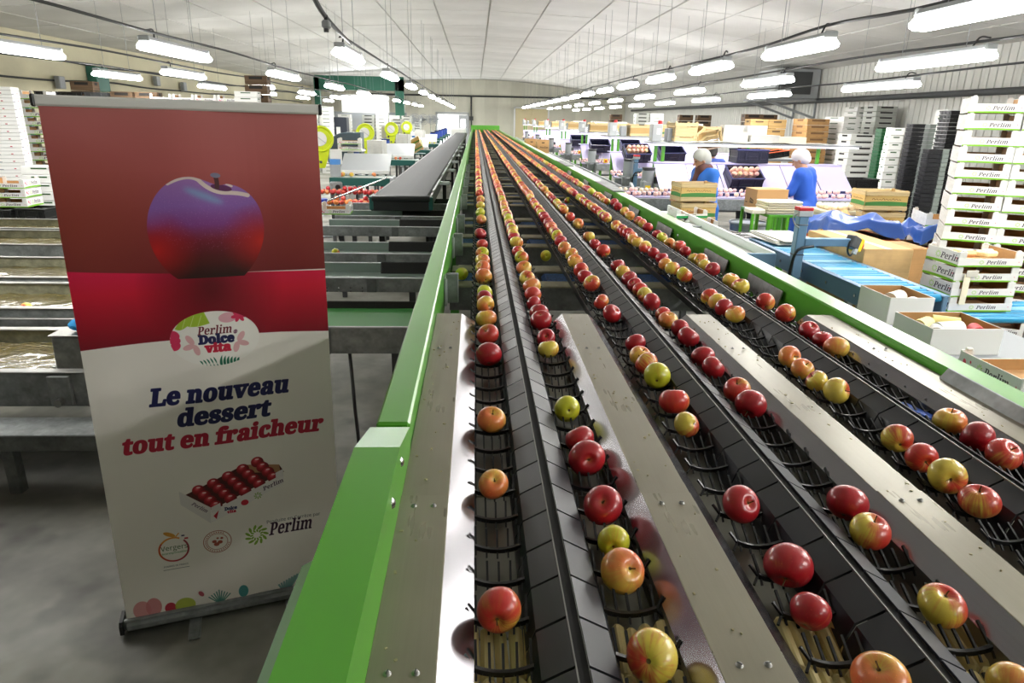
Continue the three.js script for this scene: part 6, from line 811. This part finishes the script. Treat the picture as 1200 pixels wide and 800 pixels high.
// ---------- people ----------
function surfaceNet(lo, hi, cell, f) {   // meshes f < 0
  const n = [0, 1, 2].map((i) => Math.ceil((hi[i] - lo[i]) / cell) + 1), [nx, ny, nz] = n, V = new Float32Array(nx * ny * nz), id = (x, y, z) => (z * ny + y) * nx + x;
  for (let z = 0; z < nz; z++) for (let y = 0; y < ny; y++) for (let x = 0; x < nx; x++) V[id(x, y, z)] = f(lo[0] + x * cell, lo[1] + y * cell, lo[2] + z * cell);
  const vi = new Int32Array(nx * ny * nz).fill(-1), P = [], I = [];
  for (let z = 0; z < nz - 1; z++) for (let y = 0; y < ny - 1; y++) for (let x = 0; x < nx - 1; x++) {
    let c = 0, sx = 0, sy = 0, sz = 0; const v = (a, b, d) => V[id(x + a, y + b, z + d)];
    for (let e = 0; e < 12; e++) { const ax = e >> 2, u = e & 1, w = (e >> 1) & 1, A = ax === 0 ? [0, u, w] : ax === 1 ? [u, 0, w] : [u, w, 0], B = A.slice(); B[ax] = 1; const p = v(...A), q = v(...B); if ((p < 0) !== (q < 0)) { const t = p / (p - q); c++; sx += A[0] + (B[0] - A[0]) * t; sy += A[1] + (B[1] - A[1]) * t; sz += A[2] + (B[2] - A[2]) * t; } }
    if (c) { vi[id(x, y, z)] = P.length / 3; P.push(lo[0] + (x + sx / c) * cell, lo[1] + (y + sy / c) * cell, lo[2] + (z + sz / c) * cell); }
  }
  for (let z = 1; z < nz - 1; z++) for (let y = 1; y < ny - 1; y++) for (let x = 1; x < nx - 1; x++) {
    const s = V[id(x, y, z)] < 0;
    const quad = (a, b, c, d, flip) => { if (flip) I.push(a, c, b, a, d, c); else I.push(a, b, c, a, c, d); };
    if (s !== V[id(x + 1, y, z)] < 0) quad(vi[id(x, y - 1, z - 1)], vi[id(x, y, z - 1)], vi[id(x, y, z)], vi[id(x, y - 1, z)], !s);
    if (s !== V[id(x, y + 1, z)] < 0) quad(vi[id(x - 1, y, z - 1)], vi[id(x - 1, y, z)], vi[id(x, y, z)], vi[id(x, y, z - 1)], !s);
    if (s !== V[id(x, y, z + 1)] < 0) quad(vi[id(x - 1, y - 1, z)], vi[id(x, y - 1, z)], vi[id(x, y, z)], vi[id(x - 1, y, z)], !s);
  }
  const g = new THREE.BufferGeometry(); g.setAttribute('position', new THREE.Float32BufferAttribute(P, 3)); g.setIndex(I); g.computeVertexNormals(); g.setAttribute('uv', new THREE.Float32BufferAttribute(new Array(P.length / 3 * 2).fill(0), 2)); return g;
}
function cap(px, py, pz, [a, b, ra, rb]) { const bx = b[0] - a[0], by = b[1] - a[1], bz = b[2] - a[2], x = px - a[0], y = py - a[1], z = pz - a[2], t = clamp((x * bx + y * by + z * bz) / (bx * bx + by * by + bz * bz + 1e-9)); return Math.hypot(x - bx * t, y - by * t, z - bz * t) - (ra + (rb - ra) * t); }
const field = (list, k) => (x, y, z) => { let d = 9; for (const c of list) { const e = cap(x, y, z, c), h = clamp(0.5 + 0.5 * (d - e) / k); d = d * (1 - h) + e * h - k * h * (1 - h); } return d; };
function meshCaps(list, cell, k, cut) { const lo = [9, 9, 9], hi = [-9, -9, -9]; for (const [a, b, ra, rb] of list) for (const [p, r] of [[a, ra], [b, rb]]) for (let i = 0; i < 3; i++) { lo[i] = Math.min(lo[i], p[i] - r - 2.5 * cell); hi[i] = Math.max(hi[i], p[i] + r + 2.5 * cell); } const f = field(list, k); return surfaceNet(lo, hi, cell, cut ? (x, y, z) => Math.max(f(x, y, z), cut(x, y, z)) : f); }
function handCaps(wrist, dir, nrm, side, curl) {   // palm and five fingers, each a chain of its own
  const Y = new THREE.Vector3(...dir).normalize(), N = new THREE.Vector3(...nrm).normalize(), X = new THREE.Vector3().crossVectors(Y, N).normalize().multiplyScalar(side); N.crossVectors(X, Y).multiplyScalar(side).normalize();
  const q = (x, y, z) => [wrist[0] + X.x * x + Y.x * y + N.x * z, wrist[1] + X.y * x + Y.y * y + N.y * z, wrist[2] + X.z * x + Y.z * y + N.z * z], L = [];
  for (let i = 0; i < 4; i++) L.push([q(-0.03 + i * 0.02, 0.015, 0), q(-0.034 + i * 0.0227, 0.082, 0), 0.014, 0.011]);
  [[0.066, -0.034], [0.075, -0.0113], [0.071, 0.0113], [0.056, 0.034]].forEach(([len, x]) => { let y = 0.084, z = 0, a = 0; for (let j = 0; j < 3; j++) { const s = len * [0.45, 0.31, 0.24][j], y2 = y + s * Math.cos(a), z2 = z + s * Math.sin(a); L.push([q(x * (1 + 0.1 * j), y, z), q(x * (1.1 + 0.1 * j), y2, z2), 0.0093 - j * 0.0008, 0.0088 - j * 0.001]); y = y2; z = z2; a += curl; } });
  L.push([q(-0.03, 0.02, 0.004), q(-0.058, 0.05, 0.014), 0.013, 0.0105]); L.push([q(-0.058, 0.05, 0.014), q(-0.064, 0.082, 0.026), 0.0105, 0.009]); return L;
}
function person(label, pos, turn, o) {
  const g = thing('person', label, 'person', pos, turn), h = o.h ?? 1, lean = o.lean ?? 0.1, tw = o.twist ?? 0;
  const S = ([x, y, z]) => [x * h, y * h, z * h], tor = (x, y, z) => { const t = Math.max(0, y - 0.92), c = Math.cos(tw), s = Math.sin(tw); return S([x * c + z * s, 0.92 + t * Math.cos(lean) - 0, z * c - x * s + t * Math.sin(lean)].map((v, i) => (i === 1 && y < 0.92 ? y : v))); };
  const hipL = S([0.095, 0.9, 0]), hipR = S([-0.095, 0.9, 0]), kL = S([0.105, 0.48, 0.03]), kR = S([-0.105, 0.48, 0.01]), aL = S([0.11, 0.09, -0.01]), aR = S([-0.11, 0.09, -0.03]);
  const shL = tor(0.175, 1.37, -0.01), shR = tor(-0.175, 1.37, -0.01), neck = tor(0, 1.42, -0.01), hd = o.head ?? [0, 0.02], hc = tor(hd[0] * 0.3, 1.555, 0.02 + hd[1]);
  const [eL, wL] = (o.armL).map(S), [eR, wR] = (o.armR).map(S), add = (a, b) => a.map((v, i) => v + b[i]);
  const hy = o.headYaw ?? 0, hp = o.headPitch ?? 0.25, H = (x, y, z) => { const y1 = y * Math.cos(hp) - z * Math.sin(hp), z1 = y * Math.sin(hp) + z * Math.cos(hp); return add(hc, S([x * Math.cos(hy) + z1 * Math.sin(hy), y1, -x * Math.sin(hy) + z1 * Math.cos(hy)])); };
  const torso = [[tor(0, 0.93, 0), tor(0, 1.10, 0.01), 0.125 * h, 0.115 * h], [tor(0.05, 1.12, 0.01), tor(0.08, 1.30, 0), 0.105 * h, 0.115 * h], [tor(-0.05, 1.12, 0.01), tor(-0.08, 1.30, 0), 0.105 * h, 0.115 * h], [shL, shR, 0.065 * h, 0.065 * h], [hipL, hipR, 0.11 * h, 0.11 * h]];
  const arms = [[shL, eL, 0.052 * h, 0.041 * h], [eL, wL, 0.041 * h, 0.027 * h], [shR, eR, 0.052 * h, 0.041 * h], [eR, wR, 0.041 * h, 0.027 * h]];
  const legs = [[hipL, kL, 0.085 * h, 0.058 * h], [kL, aL, 0.056 * h, 0.036 * h], [hipR, kR, 0.085 * h, 0.058 * h], [kR, aR, 0.056 * h, 0.036 * h]], feet = [[aL, add(aL, S([0.02, -0.045, 0.13])), 0.036 * h, 0.03 * h], [aR, add(aR, S([-0.02, -0.045, 0.13])), 0.036 * h, 0.03 * h]];
  const body = meshCaps([...torso, ...arms, ...legs, ...feet, [neck, H(0, -0.07, 0.0), 0.052 * h, 0.05 * h]], 0.02, 0.03);
  const head = meshCaps([[H(0, 0.02, -0.02), H(0, 0.035, 0.005), 0.092 * h, 0.09 * h], [H(0, -0.03, 0.03), H(0, -0.085, 0.045), 0.066 * h, 0.045 * h], [H(0, 0.0, 0.088), H(0, -0.032, 0.108), 0.011 * h, 0.016 * h], [H(0.08, -0.01, 0), H(0.088, -0.035, -0.005), 0.014 * h, 0.01 * h], [H(-0.08, -0.01, 0), H(-0.088, -0.035, -0.005), 0.014 * h, 0.01 * h], [H(0.02, -0.066, 0.086), H(-0.02, -0.066, 0.086), 0.009 * h, 0.009 * h], [neck, H(0, -0.05, 0), 0.05 * h, 0.05 * h]], 0.006, 0.014);
  const hands = [[eL, wL, 1], [eR, wR, -1]].map(([e, w, s]) => meshCaps(handCaps(w, w.map((v, i) => v - e[i]), [0, -1, 0.1], s, 0.45), 0.0045, 0.006));
  part(g, 'body', mergeGeometries([body, head, ...hands]), M.skin);
  for (const s of [1, -1]) part(g, 'eye', new THREE.SphereGeometry(0.009 * h, 10, 8), M.hair, ...H(s * 0.034, 0.004, 0.083)); part(g, 'mouth', cb(0.04, 0.005, 0.004, 0.001), std(0x8d4a45, 0.6), ...H(0, -0.068, 0.095), 0, hy, 0);
  const fat = (l, d) => l.map(([a, b, p, q]) => [a, b, p + d, q + d]), hem = o.hem ?? 0.5;
  const skirt = [[tor(0, 1.0, 0), S([0.02, hem + 0.12, 0.02]), 0.14 * h, 0.17 * h], [hipL, S([0.1, hem + 0.12, 0.02]), 0.115 * h, 0.115 * h], [hipR, S([-0.1, hem + 0.12, 0]), 0.115 * h, 0.115 * h]];
  const wr = [wL, wR], coatSleeves = arms.map((c, i) => (i % 2 ? [c[0], c[0].map((v, j) => v + (c[1][j] - v) * 0.93), c[2] + 0.016, c[3] + 0.014] : [c[0], c[1], c[2] + 0.02, c[3] + 0.018]));
  part(g, 'coat', meshCaps([...fat(torso.slice(0, 4), 0.02), ...coatSleeves, ...skirt, [shL, neck, 0.06 * h, 0.055 * h], [shR, neck, 0.06 * h, 0.055 * h]], 0.014, 0.03, (x, y, z) => Math.max(hem * h - y, y - neck[1] - 0.035)), o.coat);
  part(g, 'trousers', meshCaps(fat(legs, 0.014), 0.018, 0.03, (x, y) => 0.07 - y), o.trousers ?? std(0x15161c, 0.8));
  for (const [a, s] of [[aL, 1], [aR, -1]]) part(g, 'shoe', meshCaps([[add(a, S([0, -0.035, -0.03])), add(a, S([s * 0.02, -0.045, 0.14])), 0.052 * h, 0.042 * h]], 0.01, 0.02, (x, y) => 0.004 - y), o.shoe ?? M.white);
  if (o.net) part(g, 'hair_net', meshCaps([[H(0, 0.035, -0.03), H(0, 0.05, 0.0), 0.105 * h, 0.10 * h], [H(0, -0.02, -0.06), H(0, 0.02, -0.05), 0.075 * h, 0.08 * h]], 0.01, 0.02, (x, y, z) => { const q = H(0, 0.03, 0.075), n = H(0, 0.8, -0.9); return -((x - q[0]) * (n[0] - q[0]) + (y - q[1]) * (n[1] - q[1]) + (z - q[2]) * (n[2] - q[2])); }), o.net);
  if (o.hairMat) part(g, 'hair', meshCaps([[H(0, 0.04, -0.03), H(0, 0.05, 0.0), 0.1 * h, 0.098 * h], [H(0, -0.06, -0.07), H(0, 0.0, -0.05), 0.07 * h, 0.085 * h]], 0.01, 0.02, (x, y, z) => { const q = H(0, 0.012, 0.05), n = H(0, 0.8, -0.5); return -((x - q[0]) * (n[0] - q[0]) + (y - q[1]) * (n[1] - q[1]) + (z - q[2]) * (n[2] - q[2])); }), o.hairMat);
  if (o.scarf) part(g, 'scarf', meshCaps([[add(neck, [0, 0.01, 0.05]), add(neck, [0, 0.01, -0.04]), 0.078, 0.075], [add(neck, [-0.02, -0.02, 0.07]), add(neck, [-0.05, -0.16, 0.13]), 0.06, 0.03], [H(0, -0.08, 0.02), neck, 0.07, 0.08]], 0.012, 0.03), o.scarf);
  return g;
}
const coatBlue = phys(0x1a4fb5, 0.7, { sheen: 0.3, sheenColor: new THREE.Color(0.3, 0.45, 0.9) });
person('worker in blue coat, white hair cap and brown scarf, looking down at the belt', [3.13, 0, -9.22], -1.3, { h: 0.99, lean: 0.18, headYaw: -0.25, headPitch: 0.35, armL: [[0.24, 1.12, 0.08], [0.14, 1.04, 0.36]], armR: [[-0.26, 1.12, 0.1], [-0.12, 1.05, 0.38]], coat: phys(0x2468c4, 0.7), net: std(0xb4b5b0, 0.7), scarf: std(0x5d3a36, 0.8), hem: 0.42 });
person('worker in long blue coat and white hair net, back turned, reaching to the belt', [4.55, 0, -9.3], -2.35, { h: 1.0, lean: 0.2, headYaw: 0.15, headPitch: 0.45, armL: [[0.22, 1.12, 0.16], [0.10, 1.03, 0.44]], armR: [[-0.25, 1.13, 0.14], [-0.1, 1.03, 0.42]], coat: coatBlue, net: std(0xc4c0c4, 0.7), hem: 0.40 });
person('dark-haired worker in blue behind the first packing table', [4.35, 0, -12.75], 2.9, { h: 0.95, lean: 0.2, headPitch: 0.3, armL: [[0.22, 1.12, 0.16], [0.14, 1.05, 0.4]], armR: [[-0.25, 1.12, 0.14], [-0.14, 1.05, 0.4]], coat: std(0x24408f, 0.7), hairMat: M.hair, hem: 0.6 });
person('worker in maroon hood and jacket behind the first packing table', [4.98, 0, -12.5], 2.7, { h: 0.9, lean: 0.35, headPitch: 0.5, armL: [[0.22, 1.1, 0.2], [0.14, 1.02, 0.44]], armR: [[-0.25, 1.1, 0.2], [-0.14, 1.02, 0.44]], coat: std(0x7d1f4e, 0.75), hairMat: std(0x7d1f4e, 0.75), hem: 0.65 });

scene.traverse((o) => { if (o.isLight) o.castShadow = !o.isRectAreaLight; });
renderer.render(scene, camera);
